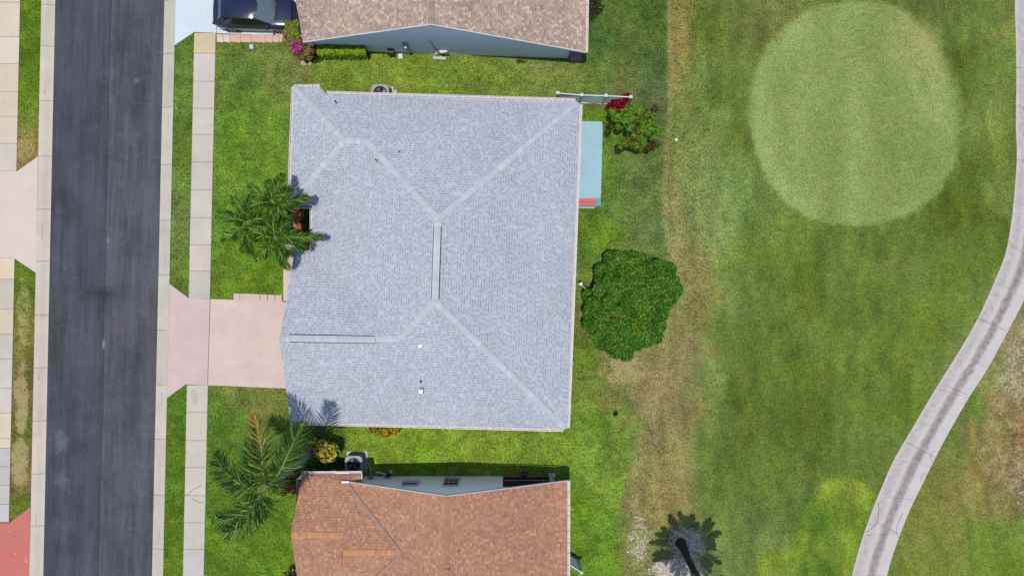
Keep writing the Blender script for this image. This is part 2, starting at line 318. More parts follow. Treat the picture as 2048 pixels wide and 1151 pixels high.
# ------------------------------------------------------------------ road, kerbs, pavements, drives, path
def strip_sheet(name, L, R, z, mat, **k):
    vs = [P(*p, z) if len(p) == 2 else P(*p) for p in L] + [P(*p, z) if len(p) == 2 else P(*p) for p in R]
    n = len(L); return build(name, vs, [(i, n + i, n + i + 1, i + 1)[::-1] for i in range(n - 1)], mat, **k)
def mat_road():
    t = NT('asphalt'); o = t.sep(t.obj)
    xr = t.math('ADD', o[0], t.math('MULTIPLY', o[1], -.0213))      # across the road, metres
    s1 = t.noise(1, 4, .6, vec=t.comb(t.math('MULTIPLY', xr, 1.6), t.math('MULTIPLY', o[1], .12)))
    s2 = t.noise(1, 4, .65, vec=t.comb(t.math('MULTIPLY', xr, 5.), t.math('MULTIPLY', o[1], .35), 4.))
    s3 = t.noise(.35, 4, .6); s4 = t.noise(1.3, 5, .7, dist=1.2); g = t.noise(40, 2, .8)
    f = t.math('ADD', t.ramp(s1, .34, .66, .74, 1.26), t.ramp(s2, .36, .64, -.13, .13))
    f = t.math('ADD', f, t.ramp(s3, .38, .62, -.16, .18)); f = t.math('ADD', f, t.ramp(s4, .54, .72, 0, .38)); f = t.math('ADD', f, t.ramp(t.noise(9, 4, .8), .36, .64, -.14, .14))
    # seam between the two paving passes
    seamx = (207 - 1024) / PPM
    d = t.math('SUBTRACT', xr, seamx - .0); d = t.math('SUBTRACT', d, t.ramp(t.noise(.4, 2), .3, .7, -.04, .04))
    right = t.ramp(d, -.01, .03)
    line = t.math('SUBTRACT', 1.0, t.ramp(t.math('ABSOLUTE', d), .02, .06))
    c = t.mix(right, col(70, 73, 85), col(80, 82, 90))
    c = t.mul(c, f); c = t.mix(t.math('MULTIPLY', line, .4), c, col(45, 46, 58))
    l2 = t.math('SUBTRACT', 1.0, t.ramp(t.math('ABSOLUTE', t.math('SUBTRACT', d, .11)), .01, .05))
    l2 = t.math('MULTIPLY', l2, t.ramp(t.noise(.6, 3), .45, .6)); c = t.mix(t.math('MULTIPLY', l2, .35), c, col(120, 122, 130))
    scuff = t.ramp(t.noise(1, 3, .7, vec=t.comb(t.math('MULTIPLY', o[0], 9.), t.math('MULTIPLY', o[1], 2.5), 9.)), .74, .80, 0, .3)
    c = t.mix(scuff, c, col(140, 140, 146))
    for (px_, py_, rx_, ry_, ccx, st_) in ((203, 588, 40, 16, (48, 46, 56), .75), (262, 800, 30, 70, (62, 62, 74), .5), (118, 885, 14, 26, (118, 120, 142), .5), (122, 962, 16, 20, (112, 114, 136), .45), (250, 640, 45, 60, (112, 112, 120), .35), (300, 700, 10, 120, (104, 106, 118), .3), (272, 160, 8, 6, (130, 134, 146), .5), (205, 690, 4, 10, (150, 152, 158), .6), (214, 480, 3, 8, (160, 160, 164), .6)):
        q = P(px_, py_); dx = t.math('DIVIDE', t.math('SUBTRACT', o[0], q.x), rx_ / PPM); dy = t.math('DIVIDE', t.math('SUBTRACT', o[1], q.y), ry_ / PPM)
        dd = t.math('SQRT', t.math('ADD', t.math('MULTIPLY', dx, dx), t.math('MULTIPLY', dy, dy))); dd = t.math('ADD', dd, t.ramp(s4, .3, .7, -.5, .5))
        c = t.mix(t.math('MULTIPLY', t.math('SUBTRACT', 1.0, t.ramp(dd, .3, 1.1)), st_), c, col(*ccx))
    t.base(c); t.rough(.85, .25); t.bump(g, .3, .01); return t.m
YS = [-45000, -8000, -1200, -200, 0, 200, 400, 600, 800, 1000, 1151, 1400, 2400, 9000, 45000]
rz_ = -0.115
L_ = [(kerbx(-1, y) - 3, y) for y in YS]; R_ = [(kerbx(1, y) + 3, y) for y in YS]
tag(strip_sheet('road', L_, R_, rz_, mat_road()), 'dark asphalt street with a seam along its middle', kind='structure')

def mat_concrete(name, c, var=.07, attr=False, stain=True):
    t = NT(name); n = t.noise(.8, 4, .6); n2 = t.noise(14, 4, .7); n3 = t.noise(3, 5, .7, dist=.8)
    f = t.math('ADD', t.ramp(n, .3, .7, 1 - var, 1 + var), t.ramp(n2, .3, .7, -.06, .06))
    if stain: f = t.math('SUBTRACT', f, t.ramp(n3, .62, .8, 0, .14))
    cc = t.attr('tint') if attr else c
    t.base(t.mul(cc, f)); t.rough(.9, .2); t.bump(n2, .2, .01); return t.m
M_conc = mat_concrete('concrete_slabs', None, attr=True)
M_gap = simple('joint_soil', col(105, 100, 88), .95)
def kerb(side, joints, label):
    vs = []; fs = []; cs = []; ms = []
    prof = [(0.0, -.24), (0.0, -.105), (.16, -.09), (.42, .0), (.70, .03), (.70, -.24)]   # outwards from the road edge, height
    ys = sorted([-9000, -3000, -1000, -420, -310, -200, -100] + joints + [1170, 1280, 1390, 1500, 2600, 6000, 12000])
    for a, b in zip(ys[:-1], ys[1:]):
        g = .35; base = len(vs); tone = rng.uniform(.95, 1.04); tint = np.array(col(*((212, 202, 190) if side < 0 else (204, 198, 186)))) * tone
        for y in (a + g, b - g):
            for (o, z) in prof:
                vs.append(P(kerbx(side, y) + side * o * PPM, y) + Vector((0, 0, z))); cs.append([*tint[:3], 1])
        n = len(prof)
        for i in range(n - 1): fs.append((base + i, base + i + 1, base + n + i + 1, base + n + i)); ms.append(0)
        fs += [tuple(base + i for i in range(n)), tuple(base + n + i for i in range(n))[::-1]]; ms += [0, 0]
    o = build('kerb', vs, fs, M_conc, cols={'tint': cs})
    bm = bmesh.new(); bm.from_mesh(o.data); bmesh.ops.recalc_face_normals(bm, faces=bm.faces); bm.to_mesh(o.data); bm.free()
    tag(o, label, kind='structure')
kerb(-1, [9, 92, 201, 312, 418, 522, 630, 735, 841, 947, 1051], 'pale concrete kerb along the left side of the street')
kerb(1, [0, 107, 214, 329, 440, 550, 660, 769, 878, 990, 1097], 'pale concrete kerb along the right side of the street')

def slabs(name, quads, label, z=.022, base_grow=1.5, mat=None):
    """quads: (4 px points, rgb)"""
    vs = []; fs = []; cs = []; ms = []
    for q, c in quads:
        cx = sum(p[0] for p in q) / 4; cy = sum(p[1] for p in q) / 4
        b = len(vs)
        for zz in (-.02, z):
            for (x, y) in q:
                dx = .4 * (1 if x < cx else -1); dy = .4 * (1 if y < cy else -1)
                vs.append(P(x + dx, y + dy) + Vector((0, 0, zz))); cs.append(c)
        fs += [(b + 4, b + 5, b + 6, b + 7), (b, b + 1, b + 5, b + 4), (b + 1, b + 2, b + 6, b + 5), (b + 2, b + 3, b + 7, b + 6), (b + 3, b, b + 4, b + 7)]; ms += [0] * 5
    for q, c in quads:
        b = len(vs); vs += [P(x, y) + Vector((0, 0, .006)) for x, y in q]; cs += [c] * 4; fs.append((b, b + 1, b + 2, b + 3)); ms.append(1)
    o = build(name, vs, fs, [mat or M_conc, M_gap], cols={'tint': cs}, midx=ms)
    bm = bmesh.new(); bm.from_mesh(o.data); bmesh.ops.recalc_face_normals(bm, faces=bm.faces)
    for f in bm.faces:
        if len(f.verts) == 4 and abs(f.normal.z) > .9 and f.normal.z < 0: f.normal_flip()
    bm.to_mesh(o.data); bm.free()
    return tag(o, label, kind='structure')
def walk(xl, xr, ys, colr):
    qs = []
    for i, (a, b) in enumerate(zip(ys[:-1], ys[1:])):
        c = colr(i, (a + b) / 2); c = np.array(col(*c)) * rng.uniform(.97, 1.03); c[3] = 1
        qs.append(([(xl(a), a), (xr(a), a), (xr(b), b), (xl(b), b)], c))
    return qs
swl = lambda y: 390 - .0209 * y; swr = lambda y: 433.5 - .0222 * y
def cA(i, y): return (214, 200, 172) if y < 107 else ((206, 198, 190) if y < 600 else ((206, 202, 198) if y > 1097 else (214, 206, 192)))
slabs('sidewalk', walk(swl, swr, [66, 107, 163, 217, 269, 324, 380, 435, 489, 542, 597], lambda i, y: (216, 200, 168) if y < 107 else ((200, 196, 186) if y > 545 else (210, 201, 192))), 'pale concrete sidewalk between the front lawn and the street, beside the palm cluster')
slabs('sidewalk', walk(swl, swr, [769, 824, 880, 934, 990, 1044, 1097] + [1151 + 54 * i for i in range(30)], lambda i, y: (208, 203, 190) if y < 1097 else (200, 197, 196)), 'pale cracked concrete sidewalk below the pink paver driveway')
sl0 = lambda y: -28 - .02 * y; sl1 = lambda y: 41 - .0215 * y
slabs('sidewalk', walk(sl0, sl1, [-60 - 60 * i for i in range(30)][::-1] + [5, 74, 128, 184, 233, 287, 342], lambda i, y: (212, 204, 194) if y > 287 else [(222, 210, 190), (224, 212, 196), (220, 206, 186), (222, 206, 184), (219, 205, 188)][i % 5]), 'cream concrete sidewalk across the street, upper stretch')
slabs('sidewalk', walk(sl0, sl1, [515, 558, 617, 668, 717, 776, 825, 876, 895, 932, 969, 1007, 1043], lambda i, y: [(224, 210, 182), (206, 200, 184), (214, 204, 178), (204, 198, 188), (206, 200, 190), (208, 202, 192), (222, 208, 186), (228, 214, 184), (196, 192, 190), (198, 194, 190), (202, 198, 192), (200, 198, 196)][i % 12]), 'patchwork concrete sidewalk across the street, lower stretch')
def poly_obj(name, polys, z, mats, label, thick=.03, midx=None, kind='structure'):
    m = MB()
    for i, p in enumerate(polys):
        mi = midx[i] if midx else 0
        m.prism([P(x, y)[:2] for x, y in p], z - thick, z + i * 0.0 , mi)
    o = m.build(name, mats); tag(o, label, kind=kind); return o
def mat_paver(name, c1, c2, contrast=.22):
    t = NT(name); o = t.sep(t.obj)
    a = t.math('MULTIPLY', o[0], 1 / .40); tri = t.math('MULTIPLY', t.math('ABSOLUTE', t.math('SUBTRACT', t.math('FRACT', a), .5)), 2.0)
    v = t.math('FRACT', t.math('MULTIPLY', t.math('ADD', o[1], t.math('MULTIPLY', tri, .2)), 1 / .20))
    ln = t.math('SUBTRACT', 1.0, t.ramp(t.math('ABSOLUTE', t.math('SUBTRACT', v, .5)), .06, .2))
    ln = t.math('MULTIPLY', ln, t.ramp(t.noise(1.2, 3), .42, .62, .12, .8))
    n = t.noise(.7, 4, .6); n2 = t.noise(8, 4, .7); n3 = t.noise(25, 2)
    c = t.mix(t.ramp(n, .35, .65), c1, c2)
    f = t.math('SUBTRACT', t.ramp(n2, .3, .7, .95, 1.05), t.math('MULTIPLY', ln, contrast)); f = t.math('ADD', f, t.ramp(n3, .3, .7, -.04, .04))
    t.base(t.mul(c, f)); t.rough(.85, .2); return t.m
M_pink = mat_paver('pink_pavers', col(221, 196, 194), col(226, 206, 196)); M_pink2 = mat_paver('rose_pavers', col(214, 190, 190), col(222, 198, 195))
M_dark = simple('dark_joint', col(84, 74, 70), .95)
M_block = mat_concrete('edge_blocks', col(222, 196, 184))
o = poly_obj('driveway', [[(421.5, 597.5), (569, 602), (640, 605), (640, 779), (572, 776), (416, 769.5)], [(337.5, 566), (378, 596), (420.3, 597.4), (415, 769.3), (372, 767.8), (330, 798)],
    [(567, 604), (566.5, 560), (567, 540), (576, 528), (574, 505), (568, 480), (566, 455), (572, 420), (604, 420), (604, 500), (603, 604)]], .02, [M_pink, M_pink2], 'pink herringbone paver driveway with entry walk, leading to the grey roofed house', midx=[0, 1, 0])
m = MB(); m.bar(P(421, 597, .0), P(415.5, 770, .0), .05, .03, 0)
for a, b in (((378, 596.5), (567, 602.6)), ((372, 768.4), (416, 769.8)), ((337, 566), (378, 596)), ((468, 599.5), (566, 603.5))): m.bar(P(*a, .0), P(*b, .0), .045, .03, 0)
tag(m.build('driveway_joint', M_dark), 'thin dark joints around the pink driveway', kind='structure')
xs = [468, 481, 521, 536, 551, 565]
for a, b in zip(xs[:-1], xs[1:]):
    m = MB(); sk = .04 * (a - 468); sk2 = .04 * (b - 468)
    m.prism([P(x, y)[:2] for x, y in ((a + .5, 586 + sk), (b - .5, 586 + sk2), (b - .5, 598.5 + sk2), (a + .5, 598.5 + sk))], 0, .09)
    tag(m.build('edging_block', M_block, loc=P(a, 592)), 'pale pink edging block in the short row above the main driveway', 'block', 'pale pink edging blocks above the driveway')
t_ = mat_paver('beige_pavers', col(226, 212, 202), col(222, 206, 198), .1)
poly_obj('driveway', [[(-80, 342), (35, 342), (76, 313), (72, 545), (27, 515), (-80, 515)]], .018, t_, 'cream paver driveway across the street')
M_red = mat_concrete('red_drive', col(206, 122, 112), .05)
poly_obj('driveway', [[(-140, 1046), (18, 1045), (61, 1013), (58, 1270), (-140, 1270)]], .018, M_red, 'salmon red painted driveway at the lower left corner')
for i, (x, y) in enumerate([(52, 1114), (50, 1120), (31, 1106), (54, 1122), (19, 1062)]):
    m = MB(); m.tube([P(x, y, .02), P(x, y, .045)], .035, 7)
    tag(m.build('pebble', simple('pebble_white%d' % i, col(235, 225, 220)), loc=P(x, y, .018)), ['white pebble on the salmon driveway, upper of the close trio', 'white pebble on the salmon driveway, middle of the close trio', 'lone white pebble left of the trio on the salmon driveway', 'white pebble on the salmon driveway, lowest of the trio', 'white pebble near the top edge of the salmon driveway'][i], 'pebble', 'pebbles on the salmon driveway')
M_wdrive = mat_concrete('white_drive', col(217, 229, 240), .03, stain=False)
poly_obj('driveway', [[(349.5, -220), (349, 91), (389, 64.5), (433, 66), (434, -220)], [(434.8, -220), (434, 67), (600, 72), (640, 72), (640, -220)]], .022, M_wdrive, 'pale blue-white painted driveway under the parked car')
M_cream = mat_concrete('cream_tile', col(222, 210, 202)); M_sal = mat_concrete('salmon_tile', col(224, 188, 172))
xx = [434, 447, 461, 482, 503, 531, 545, 558, 575, 595]
for i, (a, b) in enumerate(zip(xx[:-1], xx[1:])):
    m = MB(); m.prism([P(x, y)[:2] for x, y in ((a + .3, 69.5), (b - .3, 70), (b - .3, 86), (a + .3, 84))], 0, .05)
    tag(m.build('edging_tile', M_cream if i < 2 else M_sal, loc=P(a, 77)), ['leftmost cream edging tile in the row below the parked car', 'cream edging tile between the leftmost tile and the salmon ones'][i] if i < 2 else 'salmon edging tile in the row below the parked car', 'tile', 'cream edging tiles' if i < 2 else 'salmon edging tiles')

m = MB(); m.prism([P(x, y)[:2] for x, y in ((383, 778), (388, 776), (393, 779), (394, 786), (396, 794), (394, 803), (396, 808), (388, 809), (386, 800), (383, 794), (381, 786))], .0235, .026)
tag(m.build('pavement_stain', mat_concrete('grey_stain', col(188, 186, 178), .1)), 'grey stain on the first slab below the pink driveway', kind='structure')
# cart path
PL = [(2040, -2600), (2034, -1200), (2029, -400), (2029, -150), (2029, 0), (2031, 80), (2032, 160), (2031, 248), (2033, 304), (2031, 350), (2027, 400), (2021, 450), (2010, 507), (1986, 568), (1954, 638), (1916, 704), (1869, 779), (1822, 859), (1789, 915), (1764, 970), (1741, 1027), (1721, 1085), (1703, 1151), (1680, 1260), (1660, 1400), (1600, 1900), (1500, 2900)]
PR = [(2107, -2600), (2101, -1200), (2096, -400), (2096, -150), (2096, 0), (2097, 80), (2098, 160), (2097, 248), (2098, 310), (2096, 370), (2091, 430), (2083, 490), (2068, 555), (2046, 603), (2015, 662), (1977, 732), (1935, 798), (1897, 864), (1863, 929), (1838, 980), (1817, 1024), (1795, 1080), (1773, 1151), (1752, 1260), (1732, 1400), (1672, 1905), (1572, 2910)]
def resample(pl, n):
    p = np.array(pl, float); return p
def mat_path():
    t = NT('path_concrete'); uv = t.sep(t.co.outputs['UV'])
    n = t.noise(1.2, 4, .6); n2 = t.noise(12, 4, .7); n3 = t.noise(2.2, 5, .7, vec=t.obj)
    sn = t.noise(1, 4, .75, vec=t.comb(t.math('MULTIPLY', uv[0], 6.0), t.math('MULTIPLY', uv[1], 3.0)))
    u = t.math('ADD', uv[0], t.ramp(n3, .3, .7, -.035, .035))
    s1 = t.math('SUBTRACT', 1.0, t.ramp(t.math('ABSOLUTE', t.math('SUBTRACT', u, .56)), .06, .17))
    s1 = t.math('MULTIPLY', s1, t.ramp(sn, .34, .64, .55, 1.0))
    s2 = t.math('SUBTRACT', 1.0, t.ramp(t.math('ABSOLUTE', t.math('SUBTRACT', u, .17)), .05, .20)); s2 = t.math('MULTIPLY', s2, t.ramp(sn, .35, .65, .1, .75))
    stain = t.math('ADD', t.math('MULTIPLY', s1, .60), t.math('MULTIPLY', s2, .40))
    # slab joints every 1.5 m along
    j = t.math('SUBTRACT', 1.0, t.ramp(t.math('ABSOLUTE', t.math('SUBTRACT', t.math('FRACT', t.math('ADD', t.math('MULTIPLY', uv[1], 1 / 2.35), t.math('MULTIPLY', n3, .02))), .5)), .003, .012))
    j = t.math('MULTIPLY', j, t.ramp(t.noise(.8, 2), .4, .6, .2, 1.0))
    f = t.math('ADD', t.ramp(n, .3, .7, .94, 1.05), t.ramp(n2, .3, .7, -.05, .05)); f = t.math('MULTIPLY', f, t.math('SUBTRACT', 1.0, stain)); f = t.math('MULTIPLY', f, t.math('SUBTRACT', 1.0, t.math('MULTIPLY', j, .42)))
    t.base(t.mul(col(208, 202, 201), f)); t.rough(.9, .2); return t.m
def catmull(p, k=6):
    out = []; n = len(p)
    for i in range(n - 1):
        p0 = p[max(i - 1, 0)]; p1 = p[i]; p2 = p[i + 1]; p3 = p[min(i + 2, n - 1)]
        for s_ in range(k):
            t = s_ / k; out.append(tuple(.5 * ((2 * b) + (-a + c) * t + (2 * a - 5 * b + 4 * c - d) * t * t + (-a + 3 * b - 3 * c + d) * t ** 3) for a, b, c, d in zip(p0, p1, p2, p3)))
    out.append(tuple(p[-1])); return out
cl = catmull(PL); cr = catmull(PR); vs = []; fs = []; uv = []; acc = 0; ds = [0]
for i in range(1, len(cl)):
    acc += math.hypot(cl[i][0] - cl[i - 1][0], cl[i][1] - cl[i - 1][1]) / PPM; ds.append(acc)
ms = []
for i in range(len(cl)): vs += [P(*cl[i], 0) + Vector((0, 0, .028)), P(*cr[i], 0) + Vector((0, 0, .028)), P(*cl[i], 0) + Vector((0, 0, -.03)), P(*cr[i], 0) + Vector((0, 0, -.03))]
for i in range(len(cl) - 1):
    a = i * 4; b = a + 4
    fs.append((a, b, b + 1, a + 1)); uv += [(0, ds[i]), (0, ds[i + 1]), (1, ds[i + 1]), (1, ds[i])]; ms.append(0)
    fs.append((a + 2, b + 2, b, a)); uv += [(0, ds[i])] * 4; ms.append(0)
    fs.append((a + 1, b + 1, b + 3, a + 3)); uv += [(1, ds[i])] * 4; ms.append(0)
def crack(pts, wpx, zz):
    for (x0, y0), (x1, y1) in zip(pts[:-1], pts[1:]):
        d = math.hypot(x1 - x0, y1 - y0); nx_, ny_ = -(y1 - y0) / d * wpx / 2, (x1 - x0) / d * wpx / 2; b = len(vs)
        for x, y in ((x0 + nx_, y0 + ny_), (x1 + nx_, y1 + ny_), (x1 - nx_, y1 - ny_), (x0 - nx_, y0 - ny_)): vs.append(P(x, y) + Vector((0, 0, zz)))
        fs.append((b, b + 1, b + 2, b + 3)); uv.extend([(0, 0)] * 4); ms.append(1)
crack([(1757, 1004), (1756, 1035), (1754, 1044), (1742, 1056), (1730, 1064)], 1.1, .032)
crack([(1754, 1044), (1764, 1052), (1780, 1058), (1794, 1065)], .8, .032)
crack([(1805, 1024), (1793, 1050), (1793, 1064), (1797, 1074)], .8, .032)
crack([(1871, 900), (1862, 904), (1860, 915), (1866, 925)], .8, .032); crack([(1851, 944), (1842, 950), (1841, 962)], .8, .032)
crack([(1810, 882), (1830, 892), (1850, 903), (1871, 914)], .9, .032)
crack([(1886, 765), (1905, 776), (1918, 782), (1938, 790)], .7, .032); crack([(1955, 636), (1975, 644), (1990, 652), (2012, 661)], .8, .032)
crack([(2032, 135), (2048, 137), (2060, 136)], .9, .032); crack([(2033, 210), (2046, 215), (2050, 235), (2047, 270)], .9, .032)
o = build('path', vs, fs, [mat_path(), simple('crack_dark', col(122, 114, 112), .95)], uvs=uv, midx=ms)
bm = bmesh.new(); bm.from_mesh(o.data)
for f in bm.faces:
    if abs(f.normal.z) > .5 and f.normal.z < 0: f.normal_flip()
bm.to_mesh(o.data); bm.free()
tag(o, 'curving pale concrete cart path with dark tyre streaks and cracks', kind='structure')
# cracks and stain of the lower sidewalk
m = MB()
for pts in ([(366, 996), (373, 987), (378, 988), (384, 979), (398, 972), (404, 968)], [(382, 994), (390, 1000), (400, 1003), (407, 1004)]):
    for a, b in zip(pts[:-1], pts[1:]): m.bar(P(*a, .0) + Vector((0, 0, .024)), P(*b, .0) + Vector((0, 0, .024)), .02, .006)
tag(m.build('pavement_crack', M_dark), 'thin dark crack across a slab of the lower sidewalk', kind='structure')

# patio slab behind the house
M_patio = mat_concrete('patio_paint', col(166, 206, 220), .05)
pp = [(1100, 242), (1203, 243.5), (1205, 250), (1204, 300), (1202, 385), (1200.5, 396), (1201, 412), (1192, 414), (1186, 417), (1100, 414)]
tag(poly_obj('patio', [pp], .06, M_patio, 'light blue painted patio slab along the back wall of the grey roofed house', thick=.1), kind='structure')

# ------------------------------------------------------------------ shingled roofs
def mat_shingle(name, c, row=.145, tabw=.125, light=.22, dash=.42, patch=.12, c2=None, streak=0.0):
    t = NT(name); uv = t.sep(t.co.outputs['UV'])
    vr = t.math('DIVIDE', uv[1], row); r = t.math('FLOOR', vr); fr = t.math('FRACT', vr)
    sh = t.white(t.comb(r, 3.3)); uu = t.math('ADD', t.math('DIVIDE', uv[0], tabw), t.math('MULTIPLY', sh, 9.0))
    uu = t.math('ADD', uu, t.math('MULTIPLY', t.noise(3.3, 1, vec=t.comb(uv[0], r)), .35))
    cu = t.math('FLOOR', uu); fu = t.math('FRACT', uu)
    w1 = t.white(t.comb(cu, r, 1.)); w2 = t.white(t.comb(cu, r, 2.)); w3 = t.white(t.comb(t.math('FLOOR', t.math('MULTIPLY', uu, .34)), r, 5.))
    tone = t.math('ADD', t.ramp(w1, 0., 1., 1 - light * .6, 1 + light * .6), t.ramp(w3, 0., 1., -light * .15, light * .15))
    hi = t.math('MULTIPLY', t.math('GREATER_THAN', w1, .86), light * .8); tone = t.math('ADD', tone, hi)
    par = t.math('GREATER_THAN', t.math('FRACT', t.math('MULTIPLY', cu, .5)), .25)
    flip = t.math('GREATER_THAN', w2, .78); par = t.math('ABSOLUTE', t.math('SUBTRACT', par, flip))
    dm = t.math('MULTIPLY', t.math('GREATER_THAN', fr, .66), par); tone = t.math('ADD', tone, t.math('MULTIPLY', t.math('SUBTRACT', par, .5), -light * .25))  # dark dashes paint the shadow under the shingle tabs into the colour
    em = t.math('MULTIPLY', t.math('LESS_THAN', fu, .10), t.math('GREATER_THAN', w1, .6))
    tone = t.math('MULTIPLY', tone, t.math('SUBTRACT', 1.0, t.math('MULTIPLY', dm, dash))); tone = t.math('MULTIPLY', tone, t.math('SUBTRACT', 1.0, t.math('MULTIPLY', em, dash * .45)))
    pn = t.noise(.35, 4, .6); pn2 = t.noise(1.4, 4, .65); gr = t.noise(45, 2, .8)
    tone = t.math('MULTIPLY', tone, t.ramp(pn, .32, .68, 1 - patch, 1 + patch)); tone = t.math('MULTIPLY', tone, t.ramp(pn2, .3, .7, 1 - patch * .5, 1 + patch * .5)); tone = t.math('ADD', tone, t.ramp(gr, .3, .7, -.05, .05))
    cc = c
    if c2 is not None: cc = t.mix(t.ramp(w2, 0., 1.), c, c2)
    t.base(t.mul(cc, tone)); t.rough(.92, .15); t.bump(t.math('ADD', t.math('MULTIPLY', fr, -1.), w1), .25, .01)
    return t.m
def mat_cap(name):
    t = NT(name); c = t.attr('tint'); g = t.noise(30, 3, .7)
    t.base(t.mul(c, t.ramp(g, .3, .7, .93, 1.07))); t.rough(.92, .15); return t.m
M_cap = mat_cap('cap_shingles')
M_white = simple('white_trim', col(236, 236, 238, 2.2), .45, .4, .03)
M_gut = simple('white_gutter', col(238, 235, 238, 2.2), .4, .4, .03)
M_trough = simple('gutter_trough', col(222, 214, 216), .9, .1, .15, 5)
M_soff = simple('soffit', col(190, 190, 188), .8)
def roof_mesh(house, verts, faces, mat, outline, fz=.17, name='roof', fasc=None, sof=None):
    vs = [P(*v) for v in verts]; fs = []; uv = []
    for f in faces:
        pts = [vs[i] for i in f]; n = Vector((0, 0, 0))
        for i in range(len(pts)):
            a, b = pts[i], pts[(i + 1) % len(pts)]; n += Vector(((a.y - b.y) * (a.z + b.z), (a.z - b.z) * (a.x + b.x), (a.x - b.x) * (a.y + b.y)))
        n.normalize()
        if n.z < 0: f = f[::-1]; n = -n; pts = pts[::-1]
        up = (Vector((0, 0, 1)) - n * n.z)
        # snap the downhill direction to the house axes so that courses run true to the eaves
        hx, hy = up.x, up.y; ang = math.atan2(hy, hx); q = round((ang - HROT) / (PI / 2)) * PI / 2 + HROT
        hd = Vector((math.cos(q), math.sin(q), 0)); up = (hd - n * n.dot(hd)).normalized()
        if up.z < 0: up = up
        u = up.cross(n).normalized()
        fs.append(tuple(f)); uv += [(p.dot(u) + 50, p.dot(up) + 50) for p in pts]
    r = build(name, vs, fs, mat, house, uvs=uv)
    m = MB()
    oo = [vs[i] for i in outline]
    d = Vector((0, 0, fz)); e = Vector((0, 0, .004)); no = len(oo)
    m.add([q - e for q in oo] + [q - d for q in oo], [(i, (i + 1) % no, no + (i + 1) % no, no + i) for i in range(no)])
    build('fascia', m.v, m.f, fasc or M_white, house)
    return r
HROT = -math.radians(2.0)
def caps(roof, segs, c, name='ridge_cap', wd=.15, step=.19, drop=.42, lift=.02, var=.09, light=None):
    for a, b, dr in segs:
        vs = []; fs = []; cs = []
        a = P(*a); b = P(*b); d = b - a; L = d.length; d.normalize(); h = Vector((d.x, d.y, 0)).normalized(); sdv = Vector((-h.y, h.x, 0)); n = max(2, int(L / step)); st = L / n
        for i in range(n):
            k = len(vs); p0 = a + d * (i * st); p1 = a + d * ((i + 1) * st + .02); up = Vector((0, 0, 1))
            t0, t1 = lift + .012, lift
            for p, t in ((p0, t1), (p1, t0)):
                for s_, dz in ((-1, -dr * wd), (0, 0), (1, -dr * wd)): vs.append(p + sdv * s_ * wd + up * (t + dz))
            tone = 1 + rng.uniform(-var, var) + (light if (light and rng.random() < .22) else 0)
            cs += [[c[0] * tone, c[1] * tone, c[2] * tone, 1]] * 6
            fs += [(k, k + 3, k + 4, k + 1), (k + 1, k + 4, k + 5, k + 2)]
        o = build(name, vs, fs, M_cap, roof, cols={'tint': cs})
        bm = bmesh.new(); bm.from_mesh(o.data)
        for f in bm.faces:
            if f.normal.z < 0: f.normal_flip()
        bm.to_mesh(o.data); bm.free()
def gutter(house, a, b, label=None, wpx=.13, sp=.68, drop=.03):
    """open trough hung outside the eave line a-b (outside is on the right of a->b in plan seen from above)"""
    a = P(*a); b = P(*b); d = (b - a); L = d.length; d.normalize(); o = Vector((d.y, -d.x, 0)).normalized(); up = Vector((0, 0, 1))
    prof = [(.0, 0), (.006, 0), (.006, -.09), (wpx - .012, -.09), (wpx - .012, 0.0), (wpx + .012, .0), (wpx + .012, -.012), (wpx, -.012), (wpx, -.102), (0, -.102)]
    m = MB(); n = len(prof)
    vs = [p + o * x + up * (z - drop) for p in (a, b) for x, z in prof]
    m.add(vs, [(i, (i + 1) % n, n + (i + 1) % n, n + i) for i in range(n)] + [(0,1,8,9), (2,3,8,9)][:0])
    for p in (a, b): m.bar(p + up * (-.05 - drop), p + o * wpx + up * (-.05 - drop), .008, .1)
    m.add([a + o * .008 + up * (-.088 - drop), b + o * .008 + up * (-.088 - drop), b + o * (wpx - .014) + up * (-.088 - drop), a + o * (wpx - .014) + up * (-.088 - drop)], [(0, 1, 2, 3)], 1)
    k = int(L / sp)
    for i in range(1, k + 1):
        p = a + d * (L * (i + rng.uniform(-.12, .12)) / (k + 1)); m.bar(p + up * (-drop - .004), p + o * wpx + up * (-drop - .004), .035, .008)
    g = m.build('gutter', [M_gut, M_trough], house)
    bm = bmesh.new(); bm.from_mesh(g.data); bmesh.ops.recalc_face_normals(bm, faces=bm.faces); bm.to_mesh(g.data); bm.free()
    return g
